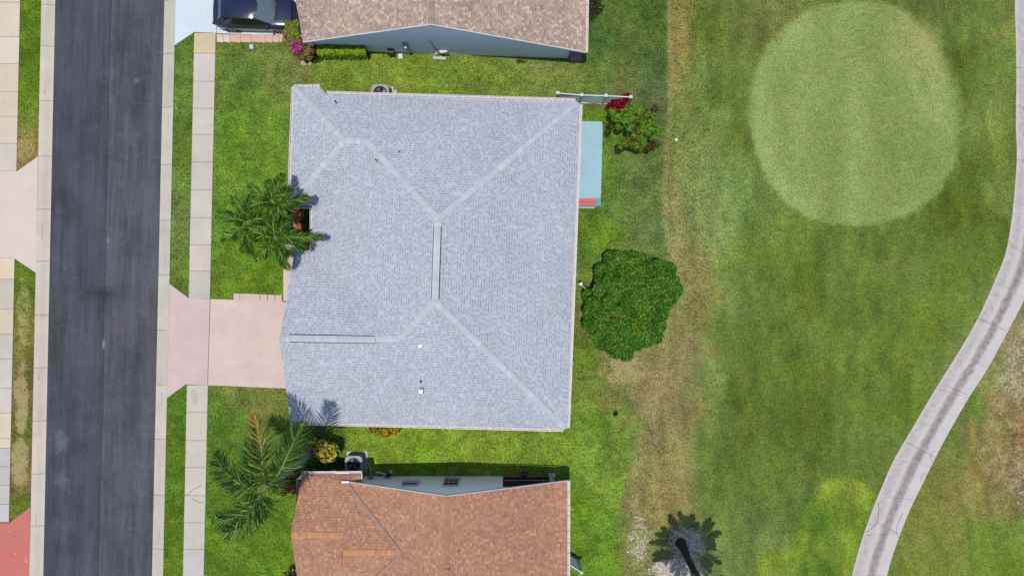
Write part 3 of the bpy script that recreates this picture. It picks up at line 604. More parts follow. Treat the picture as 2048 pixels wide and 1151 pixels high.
def ridge_vent(roof, a, b, c, wd=.17, drop=.42):
    a = P(*a); b = P(*b); d = (b - a).normalized(); h = Vector((d.x, d.y, 0)).normalized(); s_ = Vector((-h.y, h.x, 0)); up = Vector((0, 0, 1))
    # dark slotted baffle with a raised capped lid
    m = MB(); vs = []
    for p in (a, b):
        for x, z in ((-wd - .035, -drop * wd + .012), (-wd - .035, -drop * wd + .03), (0, .055), (wd + .035, -drop * wd + .03), (wd + .035, -drop * wd + .012)): vs.append(p + s_ * x + up * z)
    m.add(vs, [(0, 1, 6, 5), (1, 2, 7, 6), (2, 3, 8, 7), (3, 4, 9, 8), (0, 1, 2, 3, 4), (5, 6, 7, 8, 9)])
    o = m.build('ridge_vent', M_slot, roof)
    L = (b - a).length; n = int(L / .2); vs = []; fs = []; cs = []
    for i in range(n):
        k = len(vs); tone = 1 + rng.uniform(-.07, .07)
        for q, t in ((i, .066), (i + 1.05, .074)):
            p = a + d * (L * q / n)
            for x, z in ((-wd, -drop * wd), (0, 0.012), (wd, -drop * wd)): vs.append(p + s_ * x + up * (z + t))
        fs += [(k, k + 1, k + 4, k + 3), (k + 1, k + 2, k + 5, k + 4)]; cs += [[c[0] * tone, c[1] * tone, c[2] * tone, 1]] * 6
    return build('ridge_vent', vs + [v - up * .012 for v in vs], fs, M_cap, roof, cols={'tint': cs + cs})
M_slot = simple('vent_slot', col(48, 48, 58), .8)

# ---- main house
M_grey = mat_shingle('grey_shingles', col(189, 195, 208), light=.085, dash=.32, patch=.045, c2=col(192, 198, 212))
wall_main = simple('stucco_pale', col(205, 205, 200), .85, .2, .05, 2)
house = thing('house', 'large single-storey house under a pale grey hipped shingle roof in the middle of the picture', 'house', P(860, 520, 0))
E = 2.3
rv = [(588,174,E),(640,174,E),(652,188,E+.12),(1152,202,E),(1160,208,E),(1134,856,E),(1126,857,E),(581,843,E),(559,678,E+1.98),(589,501,E),(625,500,E),(625,411,E),(580,411,E),
      (688,281,E+1.32),(735,284,E+1.34),(876,437,5.2),(870,603,5.15),(800,677,4.29)]
rf = [[0,13,14,15,4,3,2,1],[0,12,13],[12,11,14,13],[11,10,17,16,15,14],[10,9,8,17],[8,7,6,5,16,17],[4,15,16,5]]
rf[5] = [8,7,6,16,17]; rf[6] = [4,15,16,6,5]
roof = roof_mesh(house, rv, rf, M_grey, [0,1,2,3,4,5,6,7,8,9,10,11,12])
cg = lambda r, g, b: col(r, g, b)[:3]
caps(roof, [((586,172,E+.01),(688,281,E+1.32),.29), ((582,405,E+.03),(688,281,E+1.32),.29), ((690,281,E+1.32),(735,284,E+1.34),.42), ((735,284,E+1.34),(876,437,5.2),.29), ((1156,206,E),(876,437,5.2),.29),
            ((1131,855,E),(870,603,5.15),.29), ((800,677,4.29),(870,603,5.15),.29), ((876,437,5.2),(875,453,5.2),.42), ((870,597,5.15),(870,603,5.15),.42), ((562,678,E+1.98),(577,678,E+1.98),.42), ((750,678,4.29),(800,677,4.29),.42)],
     cg(198, 206, 217), light=.10, var=.05, wd=.15)
ridge_vent(roof, (875, 453, 5.2), (870, 597, 5.15), cg(206, 212, 222)); ridge_vent(roof, (577, 676, 4.28), (750, 679, 4.29), cg(202, 208, 221))
def xy(*p, z=E): return P(p[0], p[1], z)[:2]
m = MB(); wp = [(601,188),(650,200),(1148,217),(1122,843),(594,831),(601,514),(638,513),(638,398),(592,398)]
m.prism([xy(*p) for p in wp], -.1, 2.18, 0, top=False, bot=False)
ga = Vector((*xy(594, 831), 2.18)); gb = Vector((*xy(601, 514), 2.18)); gt = P(574, 678, 4.1); gt = Vector((ga.x * .5 + gb.x * .5, (ga.y + gb.y) / 2, 4.05))
m.add([ga, gb, gt], [(0, 1, 2)])
m.build('wall', wall_main, house)
m = MB(); m.prism([xy(*p) for p in [(589,175),(639,175),(652,189),(1152,203),(1159,209),(1133,855),(1126,856),(582,842),(589,503),(624,502),(624,410),(581,410)]], 2.12, 2.13)
m.build('soffit', M_soff, house)
# garage door, entry door, windows on the walls
def wall_panel(house, a, b, z0, z1, name, mat, out=.03):
    a = Vector((*a, 0)); b = Vector((*b, 0)); d = (b - a).normalized(); n = Vector((d.y, -d.x, 0)); m = MB()
    m.bar(a + n * out / 2 + Vector((0, 0, (z0 + z1) / 2)), b + n * out / 2 + Vector((0, 0, (z0 + z1) / 2)), out, z1 - z0); return m.build(name, mat, house)
M_gdoor = simple('door_paint', col(225, 222, 215), .6); M_glass = simple('dark_glass', col(40, 46, 56), .12, .6)
wall_panel(house, xy(596.5, 600), xy(594.7, 780), 0, 2.1, 'garage_door', M_gdoor, .04)
wall_panel(house, xy(594, 230), xy(592, 350), .9, 1.9, 'window', M_glass)
wall_panel(house, xy(1140, 600), xy(1145, 500), .1, 2.05, 'window', M_glass)
for y0 in (330, 700): wall_panel(house, xy(1128 + (y0 < 500) * 15, y0 + 50), xy(1130 + (y0 < 500) * 15, y0), .9, 2.0, 'window', M_glass)
for a, b in (((652, 185.5, E + .1), (1150, 200.5, E)), ((588, 172, E), (640, 172.5, E))): gutter(house, b, a) if False else gutter(house, b, a)
gutter(house, (580, 408, E), (586.5, 173, E)) if False else None
def gutter_o(house, a, b, outpx, **k):
    """pick the side so that the trough lies towards the pixel outpx"""
    A = P(*a); B = P(*b); d = (B - A); o = Vector((d.y, -d.x, 0)); mid = (A + B) / 2; q = P(outpx[0], outpx[1], a[2])
    if o.dot(q - mid) < 0: a, b = b, a
    return gutter(house, a, b, **k)
gutter_o(house, (587.5, 173.5, E), (579.5, 411, E), (400, 300)); gutter_o(house, (1160, 208, E), (1134.5, 856, E), (1500, 500)); gutter_o(house, (581, 843.5, E), (1127, 857.5, E), (800, 1100))
gutter_o(house, (579, 411.5, E), (624, 411.5, E), (600, 500)); gutter_o(house, (624.5, 412, E), (624.5, 499, E), (500, 450))
for o_ in [o for o in C.objects if o.name.startswith('gutter') and o.parent == house][:2]: bpy.data.objects.remove(o_)
gutter_o(house, (652, 187, E + .1), (1151, 201.5, E), (900, 0)); gutter_o(house, (588, 173.5, E), (639, 173.5, E), (600, 0))
# roof furniture
M_metal = simple('galvanised', col(232, 234, 240, 2.4), .4, .5, .04); M_lead = simple('grey_flashing', col(138, 144, 158), .7); M_black = simple('black_rubber', col(38, 38, 44), .7)
for x, y, z in ((841, 689, 3.98), (843, 779.5, 3.2)):
    m = MB(); b = P(x, y, z); m.box(b + Vector((.0, 0, .05)), (.20, .34, .10), mi=1); m.box(b + Vector((0, -.05, .13)), (.16, .15, .08)); m.box(b + Vector((0, -.05, .18)), (.18, .17, .02))
    m.build('roof_vent', [M_metal, M_lead], roof)
m = MB(); b = P(842, 762, 3.35); m.tube([b, b + Vector((0, 0, .22))], .06, 10, mi=1); m.tube([b + Vector((0, 0, .2)), b + Vector((0, 0, .26))], .045, 10); m.build('vent_pipe', [M_black, M_lead], roof)
M_leafd = simple('dry_leaf', col(62, 60, 62), .9)
for i, (x, y, z, s_) in enumerate(((672, 204.5, 2.62, .16), (800, 305, 3.75, .15), (752, 320.5, 4.0, .10), (762, 285, 3.62, .07))):
    vs = []; b = P(x, y, z); a = -.8
    for u, v, hh in ((-1, 0, .02), (-.3, .28, .06), (.4, .2, .05), (1, 0, .07), (.3, -.25, .05), (-.4, -.2, .05), (0, 0, .015)):
        vs.append(b + Vector((u * math.cos(a) - v * math.sin(a), u * math.sin(a) + v * math.cos(a), 0)) * s_ + Vector((0, 0, hh + .03)))
    o = build('dead_leaf', vs, [(i0, (i0 + 1) % 6, 6) for i0 in range(6)], M_leafd, loc=b)
    tag(o, ['dark curled dead leaf near the top left corner of the grey roof', 'dark dead leaf in the upper middle of the north slope of the grey roof', 'small dark dead leaf just left of the long upper left hip of the grey roof', 'tiny dark leaf speck by the short upper ridge of the grey roof'][i], 'leaf', 'dead leaves on the grey roof')
# entry floor and step
m = MB(); m.prism([P(x, y)[:2] for x, y in ((577, 405), (650, 405), (660, 500), (603, 500), (604, 455), (590, 430))], 0, .07)
m.prism([P(x, y)[:2] for x, y in ((577, 407), (602, 408), (606, 440), (606, 498), (600, 490), (592, 450))], .05, .074)
tag(m.build('porch_floor', simple('terracotta', col(196, 92, 66), .7, .2, .12, 3)), 'red terracotta entry floor in the notch of the grey roof', kind='structure')

# ---- upper neighbour house
M_tan = mat_shingle('tan_shingles', col(194, 170, 155), light=.26, dash=.24, patch=.11, c2=col(180, 158, 146), tabw=.14)
M_blue = simple('blue_stucco', (.54, .60, .63, 1), .85, .15, .04, 1.5)
hb = thing('house', 'house with tan brown shingle roof and blue-grey gable wall at the top of the picture', 'house', P(860, -100, 0))
A = 5.4
rvb = [(606,84,E),(862,48.5,A),(1143,99,E+.2),(1171,104,E),(1182,-560,E),(884,-560,A),(600,-400,E),(600,-560,E),(574,-96,E+2.0),(560,-275,E),(745,-115,4.3),(612,-270,E)]
# faces: east slope, west slope with the cross gable in front
rfb = [[1,5,4,3,2],[1,0,10,11,7,5],[0,8,10],[8,9,11,10]]
roofb = roof_mesh(hb, rvb, rfb, M_tan, [0,1,2,3,4,5,7,11,9,8])
caps(roofb, [((862,50,A),(884,-560,A),.42)], cg(168, 148, 138), light=.1, var=.12)
caps(roofb, [((574,-96,E+2.0),(745,-115,4.3),.42)], cg(160, 140, 130), light=.1)
# wall: gable outline in one prism-like slab
def gable_wall(house, base_px, z_fn, mat, name='wall', zb=-.1, ox=0):
    """base_px: ground pixels left to right along the wall; z_fn: top height per point"""
    vs = []; n = len(base_px)
    for (x, y), z in zip(base_px, z_fn):
        p = P(x, y); vs += [Vector((p.x, p.y, zb)), Vector((p.x, p.y, z))]
    fs = [(2 * i, 2 * i + 2, 2 * i + 3, 2 * i + 1) for i in range(n - 1)]
    return vs, fs
bx0, bx1 = (640, 100.5), (1137, 117)
def wl(x): return (x, bx0[1] + (x - bx0[0]) * (bx1[1] - bx0[1]) / (bx1[0] - bx0[0]))
vs, fs = gable_wall(hb, [wl(640), wl(884), wl(1137)], [2.25, 5.2, 2.45], M_blue)
k = len(vs)
q = [P(1137, 117), P(1147, -480), P(640, -480)]
vs += [Vector((q[0].x, q[0].y, -.1)), Vector((q[0].x, q[0].y, 2.3)), Vector((q[1].x, q[1].y, -.1)), Vector((q[1].x, q[1].y, 2.3)), Vector((q[2].x, q[2].y, -.1)), Vector((q[2].x, q[2].y, 2.3)), vs[0].copy(), vs[1].copy()]
fs += [(k, k + 2, k + 3, k + 1), (k + 2, k + 4, k + 5, k + 3), (k + 4, k + 6, k + 7, k + 5)]
m = MB(); m.add(vs, fs)
m.prism([P(x, y)[:2] for x, y in ((622, 98), (652, 98), (652, -230), (606, -230), (612, -60))], -.1, 2.2, top=False)
m.build('wall', M_blue, hb)
wall_panel(hb, P(613, -180)[:2], P(617, 20)[:2], 0, 2.1, 'garage_door', M_gdoor, .04)
m = MB(); m.prism([P(x, y, E)[:2] for x, y in ((611, 66), (1166, 84), (1178, -556), (604, -556))], 2.14, 2.15); m.build('soffit', M_soff, hb)
# corner board and porch shadow side
m = MB(); m.box(P(1137.5, 117) + Vector((.0, -.03, 1.1)), (.1, .08, 2.2)); m.build('corner_board', simple('corner_grey', col(150, 160, 165)), hb)
gutter_o(hb, (1171, 104, E), (1182, -560, E), (1500, 0))
# fittings on the blue wall
def wpt(x, z, out=.0): p = P(*wl(x)); return Vector((p.x, p.y - out, z))
M_grybox = simple('meter_grey', col(150, 158, 160), .5, .4); M_dk = simple('dark_plastic', col(34, 36, 40), .5, .4); M_pvc = simple('white_pvc', col(228, 228, 225), .5, .4); M_brass = simple('old_pipe', col(150, 145, 130), .5)
mt = thing('electric_meter', 'grey electric meter box with two conduits on the blue-grey wall', 'meter', wpt(820, 0, .1))
m = MB(); m.box(wpt(819, 1.55, .09), (.26, .16, .42)); m.build('meter_box', M_grybox, mt)
m = MB(); m.tube([wpt(819, 1.45, .17), wpt(819, 1.45, .24)], .08, 12); m.build('meter_dial', M_pvc, mt)
for dx in (-3, 4): m = MB(); m.tube([wpt(819 + dx * .6, 1.35, .06), wpt(822 + dx, 0, .06)], .022, 8); m.build('conduit', M_grybox, mt)
hr = thing('hose_reel', 'black hose reel mounted low on the blue-grey wall', 'hose reel', wpt(785, 0, .15))
m = MB(); m.tube([wpt(781, .55, .16), wpt(789, .55, .16)], .17, 14); m.build('reel_drum', M_dk, hr)
for x in (780, 790): m = MB(); m.tube([wpt(x - .5, .55, .16), wpt(x + .5, .55, .16)], .23, 16); m.build('reel_flange', M_dk, hr)
m = MB(); m.box(wpt(785, .3, .08), (.2, .12, .3)); m.build('bracket', M_dk, hr)
ub = thing('utility_box', 'small white square utility cover on the lawn under the meter', 'utility box', P(801, 114))
m = MB(); m.box(P(801.5, 114, 0) + Vector((0, 0, .07)), (.24, .28, .14), .1); m.build('cover', M_pvc, ub)
bf = thing('backflow_valve', 'white and grey backflow valve assembly with pipes beside the blue-grey wall', 'valve', P(879, 113))
b0 = P(874, 114); b1 = P(893, 112)
m = MB(); m.tube([b0, b0 + Vector((0, 0, .55)), b0 + Vector((.12, .1, .6)), b1 + Vector((-.1, .1, .6)), b1 + Vector((0, 0, .55)), b1], .035, 10); m.build('pipe', M_pvc, bf)
for t in (.3, .65):
    c_ = b0.lerp(b1, t) + Vector((0, .1, .62)); m = MB(); m.tube([c_, c_ + Vector((0, 0, .12))], [.09, .06], 10); m.build('valve', M_brass, bf)
m = MB(); c_ = b1 + Vector((-.1, .02, .72)); m.box(c_, (.42, .2, .12), .15); m.box(c_ + Vector((-.3, .12, .1)), (.3, .12, .08), -.1); m.build('cover', M_pvc, bf)
m = MB(); m.box(P(879, 116.5, .05), (.75, .16, .1), -.06); m.build('base_block', simple('cinder', col(200, 198, 190)), bf)
m = MB(); m.tube([wpt(876, .7, .05), wpt(872, 1.6, .05), wpt(868, 2.3, .05)], .014, 6)
tag(m.build('cable', M_dk, loc=wpt(872, 0, .05)), 'thin dark cable climbing the blue-grey wall above the valve', 'cable')
cr_ = thing('storage_box', 'dark grey storage box in the shaded corner under the tan roof', 'storage box', P(1150, 120))
m = MB(); m.box(P(1150, 119, 0) + Vector((0, 0, .3)), (.55, .42, .6)); m.build('body', simple('box_grey', col(120, 112, 120)), cr_)
m = MB(); m.box(P(1150, 119, 0) + Vector((0, 0, .63)), (.6, .47, .06)); m.build('lid', simple('lid_grey', col(140, 132, 140)), cr_)

# ---- lower neighbour house
M_terra = mat_shingle('terracotta_shingles', col(194, 144, 118), light=.18, dash=.26, patch=.06, c2=col(182, 136, 114), tabw=.14)
M_gwall = simple('grey_stucco', (.86, .80, .80, 1), .85, .15, .04, 1.5)
hc = thing('house', 'house with terracotta orange shingle roof and pale grey gable wall at the bottom', 'house', P(880, 1200, 0))
rvc = [(604,948,E),(723,947,E),(723,965,E+.22),(692,963,E+.35),(893,992,4.95),(1108,964,E+.15),(1135,961,E),(1135,1700,E),(893,1700,4.95),(596,1700,E),
       (581.5,1068,3.55),(686,1070,3.58),(686,1105,3.9),(802,1105,3.95),(684,1134,3.45),(600,1190,E),(640,1240,E)]
rfc = [[4,5,6,7,8],[0,1,2,3,13,12,11,10],[4,3,13,16,9,8],[10,11,14,15],[12,13,16,15,14]]
# order: north slope of the cross gables, main west slope, lower front south slope, rear south slope
roofc = roof_mesh(hc, rvc, rfc, M_terra, [0,1,2,3,4,5,6,7,8,9,16,15,10])
m = MB(); m.add([P(686,1071,3.56), P(686,1105,3.88), P(684.5,1134,3.44)], [(0,1,2)]); m.build('gable_infill', M_terra, roofc)
M_or = cg(204, 148, 106)
caps(roofc, [((583,1069,3.55),(686,1070.5,3.58),.42), ((686,1105,3.9),(802,1105,3.95),.42)], M_or, wd=.15, step=.14, var=.10, light=.12)
caps(roofc, [((893,994,4.95),(893,1700,4.95),.42)], cg(184, 134, 112), wd=.15, step=.2, var=.08)
caps(roofc, [((696,968,2.71),(802,1104,3.95),.05)], cg(172, 140, 126), name='valley_strip', wd=.085, step=.25, lift=.07, var=.06)
caps(roofc, [((802,1107,3.93),(745,1160,3.5),.1)], cg(178, 142, 128), name='valley_strip', wd=.07, step=.25, lift=.05, var=.06)
bw0, bw1 = (727, 951.5), (1005, 951)
gx_ = lambda x: (x, 951.2)
m = MB(); vs, fs = gable_wall(hc, [gx_(722), gx_(910), gx_(1006)], [2.6, 4.75, 3.55], M_gwall)
m.add(vs, [f[::-1] for f in fs])
vs, fs = gable_wall(hc, [gx_(1006), gx_(1128)], [3.5, 2.3], M_gwall)   # gable infill over the lanai opening
for i in (0, 2): vs[i] = Vector((vs[i].x, vs[i].y, 2.12))
m.add(vs, [f[::-1] for f in fs])
vs = [P(1006, 951), P(1006, 1150), P(1110, 1150)]; vv = []
for p in vs: vv += [Vector((p.x, p.y, -.1)), Vector((p.x, p.y, 2.3))]
m.add(vv, [(0, 2, 3, 1), (2, 4, 5, 3)])
m.prism([P(x, y)[:2] for x, y in ((617, 936), (724, 936), (724, 1480), (617, 1480))], -.1, 2.2, top=False)
m.prism([P(x, y)[:2] for x, y in ((1050, 1150), (1112, 1150), (1112, 1480), (1050, 1480))], -.1, 2.2, top=False)
m.build('wall', M_gwall, hc)
m = MB()
for a, b in (((692, 962, E + .36), (893, 991, 4.97)), ((893, 991, 4.97), (1135, 960.3, E + .02))):
    m.bar(P(*a) + Vector((0, -.005, -.06)), P(*b) + Vector((0, -.005, -.06)), .05, .14)
m.build('fascia', simple('grey_trim', col(190, 200, 212)), hc)
m = MB()
for a, b in (((607, 84.6, E + .02), (862, 49.3, A + .02)), ((862, 49.3, A + .02), (1171, 104.8, E + .02))):
    m.bar(P(*a) + Vector((0, .005, -.06)), P(*b) + Vector((0, .005, -.06)), .05, .14)
m.build('fascia', simple('blue_white_trim', col(214, 222, 232)), hb)
m = MB(); m.prism([P(x, y, E)[:2] for x, y in ((606, 949), (722, 949), (722, 975), (1131, 975), (1131, 1690), (606, 1690))], 2.1, 2.11); m.build('soffit', M_soff, hc)
gutter_o(hc, (603, 947.5, E), (723.5, 947, E), (660, 800)); gutter_o(hc, (1135, 961, E), (1135, 1700, E), (1500, 1200))
m = MB(); m.bar(P(671, 944.5, E + .02), P(699, 944.5, E + .02), .07, .05); m.build('gutter_guard', M_gut, hc)
m = MB(); m.bar(P(724, 946, E - .03), P(724, 965, E + .16), .05, .1); m.build('fascia', M_white, hc)
m = MB(); m.bar(P(683, 963, E + .42), P(698, 963, E + .42), .10, .05); m.build('flashing', M_metal, roofc)
m = MB(); b = P(918, 1098, 4.55); m.tube([b, b + Vector((0, 0, .16))], .05, 10, mi=1); m.tube([b + Vector((0, 0, -.01)), b + Vector((0, 0, .05))], [.12, .07], 10); m.build('vent_pipe', [M_metal, M_black], roofc)
m = MB(); m.bar(P(889, 1137, 4.99), P(900, 1137.5, 4.99), .04, .02); m.build('seam_tear', M_dk, roofc)
# windows of the grey wall (wall at y 951.2 px, facing up the picture)
def nwall(x, z, out=0.): p = P(x, 951.2); return Vector((p.x, p.y + out, z))
def nwindow(x0, x1, z0, z1, cols_, rows_, frame=True, lab=None):
    m = MB(); cxm = (nwall(x0, 0).x + nwall(x1, 0).x) / 2; W_ = nwall(x1, 0).x - nwall(x0, 0).x
    y = nwall(x0, 0, .03).y
    wdw = build('window', *box_vf((cxm, y, (z0 + z1) / 2), (W_ - .04, .05, z1 - z0 - .04)), M_glass, hc)
    for s_ in (-1, 1): m.box((cxm + s_ * W_ / 2, y + .02, (z0 + z1) / 2), (.05, .09, z1 - z0 + .05))
    for z in (z0, z1): m.box((cxm, y + .02, z), (W_ - .05, .085, .05))
    for i in range(1, cols_): m.box((cxm - W_ / 2 + W_ * i / cols_, y + .02, (z0 + z1) / 2), (.025, .06, z1 - z0 - .05))
    for i in range(1, rows_): m.box((cxm, y + .023, z0 + (z1 - z0) * i / rows_), (W_ - .05, .06, .035))
    m.build('frame', M_white, wdw)
    m = MB(); m.box((cxm, y + .07, z0 - .06), (W_ + .16, .16, .06)); m.build('sill', M_white, wdw)
def box_vf(c, s_):
    m = MB(); m.box(c, s_); return m.v, m.f
nwindow(893, 921, .75, 2.05, 3, 2)
nwindow(815, 844, 1.55, 2.0, 1, 1)
# lanai opening: dark screens, rail, white corner column
M_scr = simple('bug_screen', col(30, 26, 34), .8)
x0 = nwall(1006, 0).x; x1 = nwall(1110, 0).x
lan = build('screen_panel', *box_vf(((x0 + x1) / 2, nwall(0, 0, -.06).y, 1.1), (x1 - x0 - .06, .02, 2.1)), M_scr, hc)
m = MB(); m.box(((x0 + x1) / 2, nwall(0, 0, .0).y, .85), (x1 - x0 - .1, .05, .05)); M_rp = simple('rail_pinkish', col(190, 150, 140)); m.build('rail', M_rp, lan); m = MB(); m.box(((x0 + x1) / 2, nwall(0, 0, .0).y, .03), (x1 - x0 - .1, .05, .06)); m.build('rail', M_rp, lan)
m = MB(); m.box((nwall(1100, 0).x, nwall(0, 0, .03).y, 1.12), (.14, .14, 2.2)); m.box((nwall(1105, 0).x, nwall(0, 0, .06).y, 1.12), (.08, .08, 2.2)); m.box((nwall(1103, 0).x, nwall(0, 0, .08).y, .06), (.4, .2, .12)); m.build('column', M_white, hc)
# fittings on the grey wall
for x, w_, lb in ((744, .22, 'cover'), (779, .2, 'box')):
    pass
fx = thing('wall_box', 'pale square service box on the grey wall next to the condenser', 'service box', nwall(745, 0, .1))
m = MB(); m.box(nwall(745, .55, .07), (.22, .12, .3)); m.build('box', simple('pink_grey', col(196, 180, 178)), fx)
m = MB(); m.box(nwall(745, .72, .08), (.26, .16, .04)); m.build('lid', M_grybox, fx)
m = MB(); m.tube([nwall(744, .35, .1), P(741, 938, .3), P(738, 925, .35)], .02, 8); m.build('line', M_pvc, fx)
wm = thing('water_meter', 'small round meter and tap on the grey wall beside the white twigs', 'meter', nwall(778, 0, .1))
m = MB(); m.tube([nwall(774, .5, .08), nwall(774, .5, .2)], .1, 12); m.build('dial', M_grybox, wm)
m = MB(); m.tube([nwall(780, .5, .08), nwall(780, .5, .26)], .12, 12); m.build('cap', M_dk, wm)
m = MB(); m.tube([nwall(781, .5, .2), nwall(781, .25, .3), P(779, 942, .2)], .02, 8); m.build('tap_pipe', M_pvc, wm)
m = MB(); rr = random.Random(3)
pts = [P(752, 945, .1)]; 
for x, y, z in ((755, 942.5, .3), (758, 945, .25), (762, 944.5, .35), (765, 947, .3), (769, 946, .35), (773, 947.5, .3), (777, 946.5, .25)): pts.append(P(x, y, z))
m.tube(pts, [.03, .035, .025, .035, .02, .035, .02, .02], 7)
m.tube([P(779, 944, .2), P(781, 940, .4), P(784, 943, .3), P(783, 946, .2)], .03, 7); m.tube([P(753, 946, .2), P(757, 941, .4)], .02, 6)
tag(m.build('driftwood', simple('bleached_wood', col(245, 245, 240, 1.3), .8), loc=P(765, 945)), 'bleached white driftwood twig on the shaded grass by the grey wall', 'driftwood')
bk = thing('bucket', 'dark blue bucket in the shadow beside the lanai screen', 'bucket', P(1052, 944))
m = MB(); c_ = P(1048.5, 945); m.tube([c_, c_ + Vector((0, 0, .32))], [.13, .16], 14, cap=False); m.tube([c_ + Vector((0, 0, .02)), c_ + Vector((0, 0, .25))], .14, 14); m.build('pail', simple('bucket_blue', col(60, 74, 100), .5), bk)
m = MB(); m.tube([c_ + Vector((math.cos(t) * .16, math.sin(t) * .05, .32 + .12 * math.sin(t))) for t in np.linspace(0, PI, 9)], .006, 5); m.build('handle', M_metal, bk)

# ------------------------------------------------------------------ air conditioners
def condenser(x, y, label, w_=.9, h=.75, rz=0, lightc=(128, 134, 144)):
    b = P(x, y); r = thing('air_conditioner', label, 'air conditioner', b, 'air conditioner condensers beside the houses')
    R_ = Matrix.Rotation(rz, 3, 'Z'); M_c = simple('condenser_paint%d' % x, col(*lightc), .5, .4); M_f = simple('louvre_dark%d' % x, col(56, 58, 62), .6)
    m = MB()
    n = 28; rad = []
    for i in range(n):     # rounded square housing, louvred
        t = 2 * PI * i / n; c_, s_ = math.cos(t), math.sin(t); k = w_ / 2 / (abs(c_) ** 5 + abs(s_) ** 5) ** .2; rad.append(Vector((c_ * k, s_ * k, 0)))
    prof = [(0, .94), (.05, .96)]
    z = .06
    while z < h - .08: prof += [(z, 1.0), (z + .035, .955)]; z += .05
    prof += [(h - .05, .97), (h - .04, 1.02), (h - .005, 1.0), (h, .97)]
    vs = []
    for z, k in prof: vs += [b + R_ @ (q * k) + Vector((0, 0, z)) for q in rad]
    fs = [(i * n + j, i * n + (j + 1) % n, (i + 1) * n + (j + 1) % n, (i + 1) * n + j) for i in range(len(prof) - 1) for j in range(n)]
    m.add(vs, fs); m.build('housing', M_c, r)
    # top pan with round opening
    m = MB(); ri = w_ * .38; vs = [b + R_ @ (q * .97) + Vector((0, 0, h + .001)) for q in rad] + [b + Vector((math.cos(2 * PI * i / n) * ri, math.sin(2 * PI * i / n) * ri, h + .001)) for i in range(n)] + [b + Vector((math.cos(2 * PI * i / n) * ri, math.sin(2 * PI * i / n) * ri, h - .14)) for i in range(n)]
    m.add(vs, [(i, (i + 1) % n, n + (i + 1) % n, n + i) for i in range(n)] + [(n + i, n + (i + 1) % n, 2 * n + (i + 1) % n, 2 * n + i) for i in range(n)]); m.build('top_pan', M_c, r)
    m = MB(); m.tube([b + Vector((0, 0, h - .16)), b + Vector((0, 0, h - .15))], ri, n); m.build('coil_shadow_plate', simple('coil_dark%d' % x, col(24, 26, 32), .8), r)
    m = MB()
    for k in range(4):
        t = k * PI / 2 + .5; vs = []
        for rr_, tw in ((.06, .25), (ri * .9, .42)):
            for sgn in (-1, 1): a = t + sgn * tw; vs.append(b + Vector((math.cos(a) * rr_, math.sin(a) * rr_, h - .09 + sgn * .03)))
        m.add(vs, [(0, 1, 3, 2)])
    m.build('fan', simple('fan_blade%d' % x, col(104, 112, 122), .45, .4), r)
    m = MB()
    for q in np.linspace(.12, ri, 6): m.tube([b + Vector((math.cos(t) * q, math.sin(t) * q, h + .012)) for t in np.linspace(0, 2 * PI, 25)], .005, 5, cap=False)
    for t in np.linspace(0, 2 * PI, 9)[:-1]: m.tube([b + Vector((0, 0, h + .02)), b + Vector((math.cos(t) * ri, math.sin(t) * ri, h + .012))], .005, 5)
    m.tube([b + Vector((0, 0, h + .005)), b + Vector((0, 0, h + .03))], .07, 12); m.build('fan_guard', M_f, r)
    m = MB(); m.box(b + Vector((.03, 0, .02)), (w_ + .2, w_ + .15, .06), rz); m.build('pad', simple('pad_concrete%d' % x, col(196, 190, 180)), r)
    return r
condenser(765.5, 194, 'grey condenser half hidden behind the upper gutter of the grey roofed house', 1.0, .8, 0, (150, 154, 166))
condenser(713.5, 921, 'grey condenser in the shadow at the corner of the terracotta roofed house', .98, .8, 0, (136, 146, 160))
m = MB(); m.box(P(790, 188) + Vector((-.1, -.05, .07)), (.5, .5, .12)); tag(m.build('paver_block', mat_concrete('sand_block', col(206, 196, 176)), loc=P(790, 188)), 'cream concrete block at the right side of the upper condenser', 'block')

